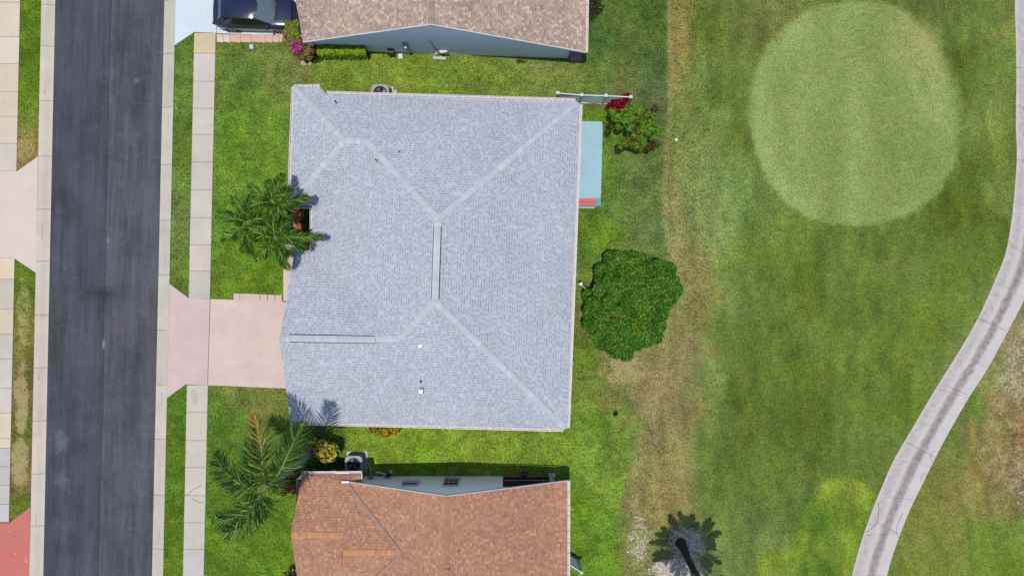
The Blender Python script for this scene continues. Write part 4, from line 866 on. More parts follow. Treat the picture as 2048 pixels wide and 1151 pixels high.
# ------------------------------------------------------------------ fences
def fence(label, pts, h, group=None, mesh_col=(196, 208, 200), rail_col=(238, 238, 240)):
    r = thing('fence', label, 'fence', pts[0]); M_p = simple('vinyl_%d' % (int(pts[0].x * 10) % 97), col(*rail_col, 2.2), .5, .4, .03); M_m = NT('fence_mesh')
    g = M_m.noise(60, 2, .6); M_m.base(M_m.mul(col(*mesh_col, 1.0), M_m.ramp(g, .3, .7, .8, 1.2))); M_m = M_m.m
    for p in pts:
        m = MB(); m.box(p + Vector((0, 0, h / 2)), (.12, .12, h)); q = m.build('post', M_p, r)
        m = MB(); m.box(p + Vector((0, 0, h + .015)), (.17, .17, .03)); m.add([p + Vector((i * .085, j * .085, h + .03)) for i, j in ((-1, -1), (1, -1), (1, 1), (-1, 1))] + [p + Vector((0, 0, h + .08))], [(0, 1, 4), (1, 2, 4), (2, 3, 4), (3, 0, 4)]); m.build('post_cap', M_p, q)
    for a, b in zip(pts[:-1], pts[1:]):
        d = (b - a).normalized(); s_ = d.cross(Vector((0, 0, 1)))
        m = MB(); m.bar(a + d * .06 + Vector((0, 0, h - .1)), b - d * .06 + Vector((0, 0, h - .1)), .05, .09); m.build('rail', M_p, r); m = MB(); m.bar(a + d * .06 + Vector((0, 0, .12)), b - d * .06 + Vector((0, 0, .12)), .05, .09); m.build('rail', M_p, r)
        # slightly wavy board panel with picket grooves
        L = (b - a).length - .12; n = max(8, int(L / .09)); vs = []; fs = []
        for i in range(n + 1):
            t = i / n; o_ = .012 * (i % 2) + .02 * math.sin(t * 6 + a.x)
            p = a + d * (.06 + L * t) + s_ * o_
            vs += [p + Vector((0, 0, .16)), p + Vector((0, 0, h - .14))]
        fs = [(2 * i, 2 * i + 2, 2 * i + 3, 2 * i + 1) for i in range(n)]
        build('panel', vs, fs, M_m, r)
    return r
fence('white posted fence with grey panels running right from the grey roof corner', [P(1111.5, 203.5), P(1157, 207), P(1203.5, 208.5), P(1251, 211)], 1.78)
fence('short pale grey fence at the lower right side of the terracotta roofed house', [P(1112, 1088), P(1131, 1103), P(1156.5, 1118.5)], 1.75, mesh_col=(196, 206, 212), rail_col=(225, 228, 232))

# ------------------------------------------------------------------ bench on the patio
bn = thing('bench', 'red plank bench with a teal end on the light blue patio', 'bench', P(1180, 405))
M_rb = simple('red_plank', col(214, 100, 104), .6, .3, .12, 8); M_tl = simple('teal_paint', col(62, 172, 184), .6, .3, .08)
for y in (399.5, 406.8): m = MB(); a = P(1140, y, .45); b = P(1194, y + 1, .45); m.bar(a, b, .19, .04); m.build('seat_plank', M_rb, bn)
m = MB(); m.box(P(1197, 404, .48), (.17, .46, .08)); m.build('armrest', M_tl, bn)
for x in (1150, 1197):
    for y in (398, 410): m = MB(); m.box(P(x, y, .22), (.08, .08, .44)); m.build('leg', M_tl, bn)
m = MB(); m.bar(P(1150, 412, .3), P(1194, 412.6, .3), .03, .1); m.build('stretcher', M_tl, bn)
# white pipe by the round tree
ps = thing('white_post', 'small white post with square cap between the gutter and the round tree', 'post', P(1166, 572))
m = MB(); m.tube([P(1163, 572, .06), P(1161, 568, 1.5)], .04, 8); m.build('pole', M_pvc, ps)
m = MB(); m.box(P(1161.5, 567.5, 1.55), (.15, .15, .1), .5); m.build('cap', M_metal, ps)
m = MB(); m.tube([P(1162, 568.5, 1.5), P(1172, 577.5, 1.35)], .05, 8); m.build('arm', simple('lavender_grey', col(176, 174, 190)), ps)

# ------------------------------------------------------------------ lawn bits
vb = thing('valve_box', 'brown and white valve box sunk in the front lawn near the parked car', 'utility box', P(500, 97))
m = MB(); m.box(P(497, 98) + Vector((0, 0, .02)), (.3, .32, .05), -.1); m.build('rim', simple('brown_rim', col(108, 84, 76)), vb)
m = MB(); m.box(P(504.5, 95) + Vector((0, 0, .09)), (.22, .24, .1), .15); m.build('cover', simple('mint_cover', col(205, 220, 208)), vb)
m = MB(); m.box(P(510, 98) + Vector((0, 0, .03)), (.16, .22, .05), .3); m.build('side_cover', simple('green_grey', col(76, 88, 78)), vb)
gm = thing('tee_marker', 'tiny white marker on the straw edge of the fairway', 'marker', P(1352, 280))
m = MB(); m.tube([P(1352, 280), P(1352, 280) + Vector((0, 0, .1))], [.05, .08], 10); m.build('base', M_pvc, gm); m = MB(); m.tube([P(1351, 281.5, .03), P(1354, 277.5, .05)], .05, 8); m.build('ball', M_pvc, gm)
gm = thing('tee_marker', 'tiny orange-red marker on the fairway right of the white one', 'marker', P(1368, 274))
m = MB(); m.tube([P(1368, 274), P(1368, 274) + Vector((0, 0, .1))], [.07, .04], 10); m.build('base', simple('orange_red', col(200, 84, 40)), gm); m = MB(); m.tube([P(1369, 273, .1), P(1370, 272, .14)], .03, 8); m.build('tip', simple('orange_red2', col(170, 60, 30)), gm)
M_stone = simple('tan_stone', col(186, 166, 130), .9, .1, .2)
for i, (x, y) in enumerate([(1028 + k * 6.2, 121 + 11 * math.sin(min(k, 3) / 3 * PI / 2) - (8 if k > 12 else 0) * (k - 12) * .8) for k in range(14)]):
    m = MB(); c_ = P(x + rng.uniform(-1, 1), y); r_ = rng.uniform(.06, .09); m.tube([c_ + Vector((0, 0, -.02)), c_ + Vector((0, 0, .04)), c_ + Vector((0, 0, .08))], [r_, r_ * .9, r_ * .5], 7)
    tag(m.build('edging_stone', M_stone, loc=c_), 'tan stone in the curved row edging the small bed by the blue-grey wall', 'stone', 'tan stones edging the small bed')
for i, (x, y, s_) in enumerate(((608, 126, .2), (621, 128, .13), (630, 122, .1))):
    c_ = P(x, y); m = MB(); m.tube([c_ + Vector((0, 0, -.03)), c_ + Vector((0, 0, .06)), c_ + Vector((.02, 0, .13))], [s_, s_ * .9, s_ * .5], 8)
    tag(m.build('rock', simple('pink_rock%d' % i, col(206, 178, 166), .9, .1, .15), loc=c_), ['largest pinkish rock at the foot of the magenta bougainvillea', 'middle sized pinkish rock left of the hedge foot', 'smallest pinkish rock next to the left end of the hedge'][i], 'rock', 'rocks below the bougainvillea')
# bed border along the left wall of the main house
m = MB(); m.prism([P(x, y)[:2] for x, y in ((579.5, 262), (583.5, 262), (600, 300), (600, 412), (577, 412), (576, 330))], 0, .05)
tag(m.build('planting_bed', simple('mulch_stone', col(168, 150, 128), .95, .1, .25, 9)), 'narrow mulch and stone strip along the left wall of the grey roofed house', kind='structure')

# ------------------------------------------------------------------ foliage
def mat_leaf(name='leaf', rough=.6, trans=.25):
    t = NT(name); c = t.attr('tint'); t.base(c); t.rough(rough, .15)
    tr = t.t.nodes.new('ShaderNodeBsdfTranslucent'); mx = t.t.nodes.new('ShaderNodeMixShader'); mx.inputs[0].default_value = trans
    t.L(t.mul(c, 1.1), tr.inputs[0]); t.t.links.new(t.b.outputs[0], mx.inputs[1]); t.t.links.new(tr.outputs[0], mx.inputs[2]); t.t.links.new(mx.outputs[0], t.out.inputs[0]); return t.m
M_leaf = mat_leaf()
M_bark = simple('bark', col(140, 128, 112), .9, .1, .3, 8)
def unit(a): return a / np.maximum(np.linalg.norm(a, axis=-1, keepdims=True), 1e-9)
def leaves(cent, nrm, size, wid, colors, jitter=.55, name='crown', parent=None, up=.0):
    n = len(cent); nr = unit(nrm + rng.normal(0, jitter, (n, 3)) + np.array([0, 0, up]))
    t = unit(np.cross(nr, rng.normal(0, 1, (n, 3)))); b = np.cross(nr, t)
    L_ = (size * rng.uniform(.7, 1.3, n))[:, None]; W_ = (wid * rng.uniform(.7, 1.3, n))[:, None]
    p0 = cent - t * L_ * .5; p2 = cent + t * L_ * .5 - nr * L_ * .12; p1 = cent + b * W_ * .5 + nr * W_ * .15; p3 = cent - b * W_ * .5 + nr * W_ * .15
    V_ = np.stack([p0, p1, p2, p3], 1).reshape(-1, 3); F_ = np.arange(n * 4).reshape(n, 4)
    cc = np.repeat(np.concatenate([colors, np.ones((n, 1))], 1), 4, 0)
    return V_, F_, cc
def pick(palette, n, weights=None, var=.18):
    pal = np.array([lin_np(p) / K for p in palette]); i = rng.choice(len(pal), n, p=weights); c = pal[i] * rng.uniform(1 - var, 1 + var, (n, 1)); return np.clip(c, 0, .9)
def lobes_leaves(lobes, per_area, size, wid, palette, weights=None, jitter=.5, shell=.12, low=-.35, patch=None):
    """lobes: (x,y,z,rx,ry,rz) world; leaves spread over their upper shells"""
    cs = []; ns = []; cl = []
    for (x, y, z, rx, ry, rz) in lobes:
        n = int(per_area * (rx * ry + rx * rz + ry * rz) / 3 * 4 * PI * .7)
        d = unit(rng.normal(0, 1, (n * 2, 3))); d = d[d[:, 2] > low][:n]; k = 1 - np.abs(rng.normal(0, shell, len(d)))
        cs.append(np.array([x, y, z]) + d * np.array([rx, ry, rz]) * k[:, None]); ns.append(unit(d / np.array([rx, ry, rz])))
        c = pick(palette, len(d), weights) * rng.uniform(.85, 1.15); cl.append(c)
    c = np.concatenate(cs); nn = np.concatenate(ns); cc = np.concatenate(cl)
    return c, nn, cc
def crown(name, parent, lobes, per_area, size, wid, palette, weights=None, jitter=.5, shell=.12, low=-.35, extra=None, loc=None, up=.3):
    c, n, cc = lobes_leaves(lobes, per_area, size, wid, palette, weights, jitter, shell, low)
    if extra is not None: cc = extra(c, cc)
    keep = c[:, 2] > .03; c, n, cc = c[keep], n[keep], cc[keep]
    V_, F_, C_ = leaves(c, n, size, wid, cc, jitter, up=up)
    return build(name, V_, F_, M_leaf, parent, cols={'tint': C_}, loc=loc)
def branches(parent, base, tips, r0, name='trunk', lean=(0, 0), fork=.35):
    m = MB(); base = Vector(base); top = Vector((base.x + lean[0], base.y + lean[1], max(t[2] for t in tips) * fork))
    m.tube([base + Vector((0, 0, -.1)), base + Vector((0, 0, .05)), base.lerp(top, .5), top], [r0 * 1.35, r0 * 1.1, r0 * .9, r0 * .8], 10)
    for t in tips:
        t = Vector(t); md = top.lerp(t, .5) + Vector((rng.uniform(-.1, .1), rng.uniform(-.1, .1), .12 * (t - top).length)); m.tube([top - Vector((0, 0, .05)), md, t], [r0 * .55, r0 * .35, r0 * .12], 7)
    return m.build(name, M_bark, parent, smooth=True)

# round tree behind the house
MT = [(1241,497),(1262,500),(1286,505),(1311,515),(1350,526),(1366,557),(1369,585),(1345,618),(1345,637),(1327,660),(1322,682),(1286,704),(1258,725),(1236,721),(1197,698),(1166,660),(1159,635),(1163,593),(1172,573),(1191,557),(1191,537),(1213,507)]
tr = thing('tree', 'large round dark green tree between the grey roofed house and the fairway', 'tree', P(1240, 606))
lob = []; rmt = random.Random(5)
cxm, cym = 1262, 608
tries = 0
A_ = np.array(MT, float)
def inpoly(x, y, poly): return polysdf(np.array([x]), np.array([y]), poly)[0]
while len(lob) < 150 and tries < 6000:
    tries += 1; x = rmt.uniform(1155, 1372); y = rmt.uniform(492, 728); s_ = -inpoly(x, y, MT)
    if s_ < 11: continue
    if (x - 1186) ** 2 + (y - 548) ** 2 < 17 ** 2: continue
    hgt = 1.0 + 3.35 * (1 - math.exp(-s_ / 34.0)) + rmt.uniform(-.35, .3)
    r = rmt.uniform(.42, .66) if s_ > 22 else rmt.uniform(.32, .42)
    p = P(x, y, hgt)
    if any((p.x - q[0]) ** 2 + (p.y - q[1]) ** 2 < (.46) ** 2 for q in lob): continue
    lob.append((p.x, p.y, p.z - r * .7, r * 1.12, r * 1.12, r * .85))
def mango_col(c, cc):
    for (x, y, r) in ((1282, 532, .35), (1262, 528, .2), (1230, 632, .3), (1340, 596, .2), (1278, 658, .4), (1292, 612, .3), (1225, 674, .15)):
        p = P(x, y, 3.8); d = np.hypot(c[:, 0] - p.x, c[:, 1] - p.y); k = (d < r) & (rng.random(len(c)) < .35); cc[k] = np.array([lin(140), lin(160), lin(40)]) / K
    return cc
crown('crown', tr, lob, 900, .15, .042, [(94, 156, 38), (68, 132, 26), (120, 178, 54), (42, 96, 20), (160, 204, 106)], [.30, .24, .2, .14, .12], .85, .28, -.4, mango_col, up=.15)
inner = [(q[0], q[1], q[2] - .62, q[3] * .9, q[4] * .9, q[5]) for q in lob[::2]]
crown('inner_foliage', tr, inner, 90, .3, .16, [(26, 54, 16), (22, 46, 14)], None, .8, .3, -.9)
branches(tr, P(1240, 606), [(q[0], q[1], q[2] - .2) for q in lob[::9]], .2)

# small tree beside the fence end
st = thing('tree', 'small yellow-green tree with reddish new leaves right of the blue patio', 'tree', P(1256, 262))
sp = [(1247,222),(1262,215),(1278,222),(1292,228),(1305,226),(1233,235),(1250,240),(1268,238),(1285,243),(1302,246),(1312,262),(1240,252),(1262,255),(1280,262),(1296,266),(1308,272),(1270,272),(1285,280),(1252,284),(1268,288),(1280,293),(1300,258),(1288,254),(1258,228),(1226,226),(1243,288)]
lob = []
for i, (x, y) in enumerate(sp):
    z = 2.3 - .0009 * ((x - 1272) ** 2 + (y - 250) ** 2) * .35 + rng.uniform(-.3, .3); p = P(x, y, z); r = rng.uniform(.2, .31); lob.append((p.x, p.y, p.z, r, r, r * .7))
def red_tips(c, cc):
    for (x, y, r) in ((1300, 292, .3), (1262, 285, .35), (1273, 262, .3), (1310, 216, .25), (1290, 222, .2), (1245, 222, .2), (1225, 252, .2)):
        p = P(x, y, 2.2); d = np.hypot(c[:, 0] - p.x, c[:, 1] - p.y); k = (d < r) & (rng.random(len(c)) < .6); k &= rng.random(len(c)) < .6; cc[k] = np.array([lin(140), lin(84), lin(46)]) / K * rng.uniform(.6, 1.3, (k.sum(), 1))
    return cc
crown('crown', st, lob, 300, .24, .06, [(126, 172, 44), (98, 150, 40), (150, 190, 66), (66, 110, 30)], [.35, .35, .15, .15], .6, .3, -.8, red_tips)
lob2 = [(P(x, y, z).x, P(x, y, z).y, z, .22, .22, .15) for x, y, z in ((1305, 290, 1.6), (1312, 288, 1.7), (1298, 295, 1.5), (1310, 217, 1.8), (1222, 250, 1.3), (1216, 262, 1.0), (1240, 298, 1.2))]
for q2 in lob2: crown('low_shoot', st, [q2], 200, .2, .05, [(110, 76, 40), (88, 100, 34), (70, 60, 30)], None, .6, .3, -.8)
branches(st, P(1256, 262), [(q[0], q[1], q[2]) for q in lob[::2]], .07)

# crimson plant
cp = thing('shrub', 'crimson leaved ti plant at the right end of the white posted fence', 'shrub', P(1232, 218))
lob = [(P(x, y, z).x, P(x, y, z).y, z, .26, .26, .22) for x, y, z in ((1222, 212, .9), (1231, 207, 1.1), (1241, 204, 1.2), (1249, 198, 1.3), (1256, 196, 1.2), (1226, 218, .7), (1238, 210, .9))]
crown('foliage', cp, lob, 150, .38, .08, [(168, 22, 48), (130, 20, 40), (96, 16, 32), (196, 44, 66)], [.4, .3, .2, .1], .9, .4, -.5)
branches(cp, P(1232, 218), [q[:3] for q in lob], .03, 'stem')

# bougainvillea
bo = thing('shrub', 'tall bougainvillea with magenta flowers at the corner of the tan roof', 'shrub', P(604, 100))
lob = []
for x, y, z, r in ((578,50,1.5,.26),(588,60,1.6,.3),(575,66,1.4,.28),(592,48,1.5,.22),(582,76,1.4,.32),(592,84,1.4,.34),(578,88,1.2,.28),(600,96,1.3,.34),(588,100,1.1,.28),(612,104,1.1,.3),(620,100,1.0,.26),(604,110,.9,.26),(618,112,.8,.22),(595,72,1.5,.26),(571,80,1.1,.18),(594,108,.8,.2)):
    p = P(x, y, z); lob.append((p.x, p.y, z, r, r, r * .8))
def bloom(c, cc):
    for (x, y, r, pr) in ((594, 98, .34, .55), (577, 80, .2, .45), (592, 84, .2, .3), (606, 90, .16, .5), (573, 69, .12, .4), (586, 92, .22, .3), (621, 100, .14, .4), (568, 94, .16, .35), (612, 104, .2, .25)):
        p = P(x, y, 1.3); d = np.hypot(c[:, 0] - p.x, c[:, 1] - p.y); k = (d < r) & (rng.random(len(c)) < pr); cc[k] = np.array([lin(206), lin(36), lin(170)]) / K * rng.uniform(.7, 1.25, (k.sum(), 1))
    return cc
crown('foliage', bo, lob, 420, .12, .08, [(136, 168, 40), (168, 186, 60), (100, 134, 32), (190, 140, 92)], [.35, .3, .22, .13], .6, .2, -.5, bloom)
branches(bo, P(604, 100), [q[:3] for q in lob], .05, 'stem')
# hedge
hd = thing('hedge', 'clipped bright green box hedge along the blue-grey wall', 'hedge', P(690, 112))
n = 9000; cx_ = rng.uniform(644, 738, n); side = rng.random(n); top = side < .6
yy = np.where(top, rng.uniform(102, 118, n), np.where(rng.random(n) < .7, 118.5, 101)); zz = np.where(top, .95 + rng.normal(0, .05, n), rng.uniform(.05, .95, n))
kk = 1 / PPM; c = np.stack([(cx_ - 1024) * kk, (575.5 - yy + rng.normal(0, .8, n)) * kk, zz + .05 * np.sin(cx_ / 5)], 1)
nn = np.where(top[:, None], np.array([0, 0, 1.]), np.array([0, -1., .3])); nn = np.where(((~top) & (yy < 110))[:, None], np.array([0, 1., .3]), nn)
V_, F_, C_ = leaves(c, nn, .12, .075, pick([(166, 200, 44), (140, 180, 38), (190, 218, 70), (98, 142, 30)], n, [.35, .35, .12, .18]), .5, up=.3)
build('foliage', V_, F_, M_leaf, hd, cols={'tint': C_})
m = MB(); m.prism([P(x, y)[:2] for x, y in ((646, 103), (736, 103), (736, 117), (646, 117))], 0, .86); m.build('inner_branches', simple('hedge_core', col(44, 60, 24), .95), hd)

def shrub(label, blobs, pal, w_=None, per=300, size=.13, wid=.08, name='shrub', extra=None, stem=True, jitter=.6, shell=.25):
    x = sum(b[0] for b in blobs) / len(blobs); y = sum(b[1] for b in blobs) / len(blobs); z0 = sum(b[2] for b in blobs) / len(blobs); base = P(x, y, z0); base.z = 0
    r = thing(name, label, 'shrub', base); lb = []
    for (bx_, by_, bz, br) in blobs: p = P(bx_, by_, bz); lb.append((p.x, p.y, bz, br, br, br * .8))
    crown('foliage', r, lb, per, size, wid, pal, w_, jitter, shell, -.6, extra)
    if stem: branches(r, base, [q[:3] for q in lb], .035, 'stem')
    return r
shrub('yellow variegated shrub between the tall palm trunk and the lower condenser', [(635,897,1.1,.3),(645,890,1.2,.34),(656,894,1.2,.34),(667,894,1.1,.3),(640,905,1.1,.3),(652,904,1.3,.36),(664,906,1.1,.32),(650,914,.9,.3),(660,916,.8,.26),(631,888,.9,.2),(672,900,.9,.22)],
      [(232, 212, 84), (206, 196, 60), (244, 230, 120), (110, 130, 36), (60, 84, 26)], [.3, .25, .12, .18, .15], 240, .15, .11)
shrub('dark green undergrowth beneath the yellow shrub beside the lower gutter', [(630,925,.5,.3),(640,930,.5,.34),(655,930,.5,.3),(668,926,.5,.3),(680,935,.4,.26),(620,935,.4,.3),(690,925,.3,.2),(640,935,.4,.3)], [(66, 110, 32), (44, 80, 26), (88, 130, 40)], None, 170, .18, .1)
shrub('golden and green croton shrub poking out below the lower gutter of the grey roof', [(748,856,.6,.28),(757,861,.7,.28),(767,864,.7,.3),(777,862,.7,.3),(786,859,.7,.28),(794,856,.6,.24),(770,855,.8,.3),(784,853,.7,.26)],
      [(206, 168, 40), (176, 138, 36), (122, 128, 34), (70, 84, 26), (150, 70, 34)], [.32, .2, .2, .18, .1], 200, .16, .09)
shrub('rust red croton shrub below the tall palm at the corner of the terracotta roof', [(570,955,.6,.28),(578,962,.6,.3),(586,968,.5,.3),(592,958,.6,.28),(597,972,.4,.22),(575,975,.5,.26),(585,980,.4,.24),(590,948,.7,.26),(567,984,.4,.2)],
      [(140, 62, 32), (110, 46, 26), (96, 80, 30), (64, 44, 26), (168, 90, 50)], [.3, .25, .15, .2, .1], 180, .2, .07)
shrub('dark shrub with yellow leaves left of the terracotta roof at the bottom edge', [(578,1148,.8,.28),(588,1140,.8,.28),(590,1152,.8,.34),(582,1156,.8,.34)], [(52, 70, 26), (196, 178, 52), (40, 54, 24)], [.5, .2, .3], 200, .16, .1)
shrub('dark green bush at the top edge beside the right gutter of the tan roof', [(1178,6,.9,.34),(1186,18,.8,.34),(1192,4,.8,.32),(1182,30,.6,.26),(1198,14,.6,.26),(1186,-8,.9,.4)], [(76, 88, 48), (58, 72, 38), (112, 104, 70)], None, 110, .2, .06)
shrub('dark green foliage inside the entry notch beside the red floor', [(612,420,.9,.32),(616,432,1.0,.32),(612,446,.9,.32),(617,458,1.0,.3),(612,468,.9,.3),(625,425,1.2,.34),(627,440,1.2,.34),(626,460,1.2,.34),(640,450,1.2,.5)], [(52, 96, 30), (70, 120, 38), (34, 66, 24)], None, 190, .2, .08)
shrub('small dark spiky plant alone on the grass right of the grey roof', [(1232,826,.2,.13),(1230,828,.15,.1)], [(26, 40, 24), (40, 58, 30)], None, 260, .2, .03, stem=False)
shrub('low dark shrub in the shade between bougainvillea and hedge', [(628,104,.5,.3),(636,98,.6,.3),(634,112,.4,.26),(626,116,.3,.22),(646,97,.8,.2),(655,96,.8,.2)], [(44, 74, 28), (60, 96, 32), (30, 50, 22)], None, 170, .16, .08)
shrub('reddish seedlings in the small bed by the blue-grey wall', [(1036,123,.12,.12),(1042,122,.12,.1),(1048,123,.1,.09)], [(90, 60, 44), (70, 50, 40), (90, 110, 50)], None, 220, .12, .04, stem=False)

# ------------------------------------------------------------------ palms
def frond(parent, pts, nleaf, llen, lw, pal, weights=None, droop=.35, vee=.5, tipcol=None, sweep=.55, name='frond'):
    """pts: 3-4 world points of the midrib; leaflets on both sides"""
    cp_ = [tuple(p) for p in pts]; cr_ = [Vector(p) for p in catmull(cp_, 8)]; n = len(cr_)
    seg = [0]; 
    for i in range(1, n): seg.append(seg[-1] + (cr_[i] - cr_[i - 1]).length)
    Lt = seg[-1]; S_ = np.array(seg) / Lt; X_ = np.array([tuple(p) for p in cr_])
    ts = np.linspace(.10, .995, nleaf); vs = []; fs = []; cs = []
    palc = [np.array(lin_np(p)) / K for p in pal]
    up = np.array([0, 0, 1.])
    for t in ts:
        p = np.array([np.interp(t, S_, X_[:, k]) for k in range(3)]); q = np.array([np.interp(min(t + .03, 1), S_, X_[:, k]) for k in range(3)]) - np.array([np.interp(min(t + .03, 1) - .06, S_, X_[:, k]) for k in range(3)])
        d = q / np.linalg.norm(q); sd_ = np.cross(d, up); sd_ /= np.linalg.norm(sd_) + 1e-9; u2 = np.cross(sd_, d)
        ll = llen * (max(0.0, math.sin(PI * min(1, (t * .86 + .14)) ** .8)) ** .5 * .9 + .16) * (1 if t < .93 else .7)
        for sg in (-1, 1):
            if rng.random() < .03: continue
            a = sweep + .55 * t + rng.normal(0, .10); el = vee * rng.uniform(.2, 1.2) + rng.normal(0, .18)
            dr = (math.cos(a) * sg * sd_ + math.sin(a) * d) * math.cos(el) + u2 * math.sin(el); dr /= np.linalg.norm(dr)
            l1 = ll * rng.uniform(.8, 1.15); mid = p + dr * l1 * .55; end = p + dr * l1 * .97 - up * droop * l1 * rng.uniform(.4, 1.3)
            wv = np.cross(dr, up); wv /= np.linalg.norm(wv) + 1e-9; wv = wv * lw * .5; k = len(vs)
            wm = wv + u2 * lw * rng.uniform(-.3, .3)
            vs += [p - wv * .5, p + wv * .5, mid + wm, mid - wm, end]
            fs += [(k, k + 1, k + 2, k + 3), (k + 3, k + 2, k + 4, k + 4)]
            c = palc[rng.choice(len(pal), p=weights)] * rng.uniform(.65, 1.5)
            if tipcol is not None and rng.random() < max(0, (t - tipcol[3]) * 2.5): c = np.array(lin_np(tipcol[:3])) / K * rng.uniform(.8, 1.2)
            cs += [[*c, 1]] * 5
    fs = [f if f[2] != f[3] else f[:3] for f in fs]
    o = build(name, np.array(vs), [tuple(f) for f in fs], M_leaf, parent, cols={'tint': cs})
    m = MB(); m.tube(cr_, [.035 * (1 - .75 * s_) * (Lt / 2.5) ** .4 for s_ in S_], 6); m.build('midrib', M_rib, o, smooth=True)
    return o
M_rib = simple('midrib', col(150, 166, 84), .6, .3, .1)
M_ptrunk = simple('palm_trunk', col(146, 144, 140), .9, .1, .2, 7)
QP = [(70, 112, 34), (50, 90, 26), (106, 146, 56), (150, 182, 100), (34, 66, 22)]; QW = [.28, .26, .17, .07, .22]  # darkest and palest greens paint frond self-shadow contrast into the leaflets
qp = thing('palm_tree', 'tall feathery queen palm leaning over the lawn between the two lower houses', 'palm tree', P(623, 899))
Z = 7.0
cc0 = P(531, 972, Z)
def fr(parent, c0, pts, **k): return frond(parent, [c0] + [P(*p) for p in pts], **k)
kw = dict(nleaf=120, llen=1.05, lw=.034, pal=QP, weights=QW, droop=.6, vee=.5, sweep=.5)
fr(qp, cc0, [(555, 950, 7.6), (582, 895, 7.6), (604, 846, 6.8)], **kw)
fr(qp, cc0, [(527, 945, 7.7), (520, 880, 7.5), (508, 832, 6.8)], **{**kw, 'tipcol': (200, 166, 76, .5), 'pal': QP + [(170, 160, 70)], 'weights': [.3, .22, .2, .08, .1, .1]})
fr(qp, cc0, [(518, 950, 7.5), (508, 915, 7.4), (506, 882, 6.9)], **kw)
fr(qp, cc0, [(494, 974, 7.5), (455, 948, 7.2), (430, 912, 6.3)], **kw)
fr(qp, cc0, [(510, 1003, 7.4), (470, 1034, 7.2), (426, 1042, 6.4)], **kw)
fr(qp, cc0, [(520, 1012, 7.4), (485, 1052, 7.1), (447, 1068, 6.3)], **kw)
fr(qp, cc0, [(536, 992, 7.3), (528, 1016, 6.9), (514, 1040, 6.3)], **{**kw, 'nleaf': 70, 'llen': .8})
fr(qp, cc0, [(505, 960, 7.6), (482, 962, 7.4), (452, 975, 6.8)], **{**kw, 'nleaf': 80, 'llen': .8})
m = MB(); b = P(623, 899); m.tube([b + Vector((0, 0, -.1)), b, P(603, 921, 3.2), P(575, 944, 5.2), P(540, 968, 6.8)], [.24, .2, .18, .16, .12], 12); m.tube([P(556, 958, 6.0), P(540, 968, 6.7), cc0 + Vector((0, 0, .2))], [.15, .2, .08], 10, mi=1); m.build('trunk', [M_ptrunk, simple('crownshaft', col(116, 124, 84), .7)], qp, smooth=True)
m = MB()
for i in range(26):
    a = P(566, 966, 6.1) + Vector((rng.uniform(-.1, .1), rng.uniform(-.1, .1), 0)); m.tube([P(548, 968, 6.5), a, P(571 + rng.uniform(-8, 8), 965 + rng.uniform(-7, 8), 5.7)], [.012, .01, .006], 4)
m.build('flower_stalk', simple('dry_stalk', col(140, 122, 116), .9), qp)

# triple palm in front of the entry
AP = [(92, 138, 30), (62, 108, 26), (138, 176, 54), (38, 76, 20)]; AW = [.30, .28, .16, .26]  # dark and pale extremes put self-shadow contrast into the leaflet colours
tp = thing('palm_tree', 'bushy triple-headed palm in front of the entry notch of the grey roofed house', 'palm tree', P(578, 456))
kz = lambda x, y: (400 + x * .2258, 300 + y * .2258)
base3 = P(578, 456)
for (hx, hy, hz, tips) in ((645, 455, 4.3, [(435, 305, 4.0, .0), (735, 215, 3.8, 0), (955, 412, 3.7, 0), (640, 330, 3.9, 0), (430, 500, 3.8, 0), (800, 640, 3.3, 0), (520, 600, 3.5, 0), (840, 480, 3.9, 0)]),
                     (425, 645, 3.9, [(275, 425, 3.7, 0), (460, 395, 3.8, 0), (155, 560, 3.4, 0), (195, 790, 3.3, 0), (370, 900, 3.2, 0), (470, 925, 3.0, 0), (570, 560, 3.6, 0), (240, 560, 3.6, 0)]),
                     (668, 778, 4.1, [(395, 700, 4.0, 0), (495, 970, 3.6, 0), (785, 1050, 3.4, 0), (925, 880, 3.5, 0), (1080, 775, 3.9, 0), (870, 735, 3.9, 0), (660, 560, 4.0, 0), (800, 600, 3.6, 0), (700, 980, 3.2, 0)])):
    c0 = P(*kz(hx, hy), hz)
    tips = tips + [(hx + 190 * math.cos(q_), hy + 190 * math.sin(q_), hz - .5, 0) for q_ in (hx * .01 + .4, hx * .01 + 1.7, hx * .01 + 3.0, hx * .01 + 4.3, hx * .01 + 5.5)]
    for (tx, ty, tz, _) in tips:
        a = kz(hx, hy); b = kz(tx, ty); bend = rng.uniform(-.08, .08); dx, dy = b[0] - a[0], b[1] - a[1]
        p1 = (a[0] + dx * .38 - dy * bend, a[1] + dy * .38 + dx * bend, hz + .42); p2 = (a[0] + dx * .74 - dy * bend, a[1] + dy * .74 + dx * bend, (hz + .4) * .5 + tz * .5 + .15)
        L3 = math.hypot(dx, dy) / 40
        fr(tp, c0, [p1, p2, (b[0], b[1], tz)], nleaf=max(30, int(52 * L3)), llen=.55, lw=.032, pal=AP, weights=AW, droop=.3, vee=.45, sweep=.7)
    m = MB(); tp_ = [base3 + Vector((rng.uniform(-.15, .15), rng.uniform(-.15, .15), -.05)), base3.lerp(c0, .5) + Vector((0, 0, .1)), c0 + Vector((0, 0, .1))]; m.tube(tp_, [.11, .08, .07], 10); m.build('trunk', M_ptrunk, tp, smooth=True)

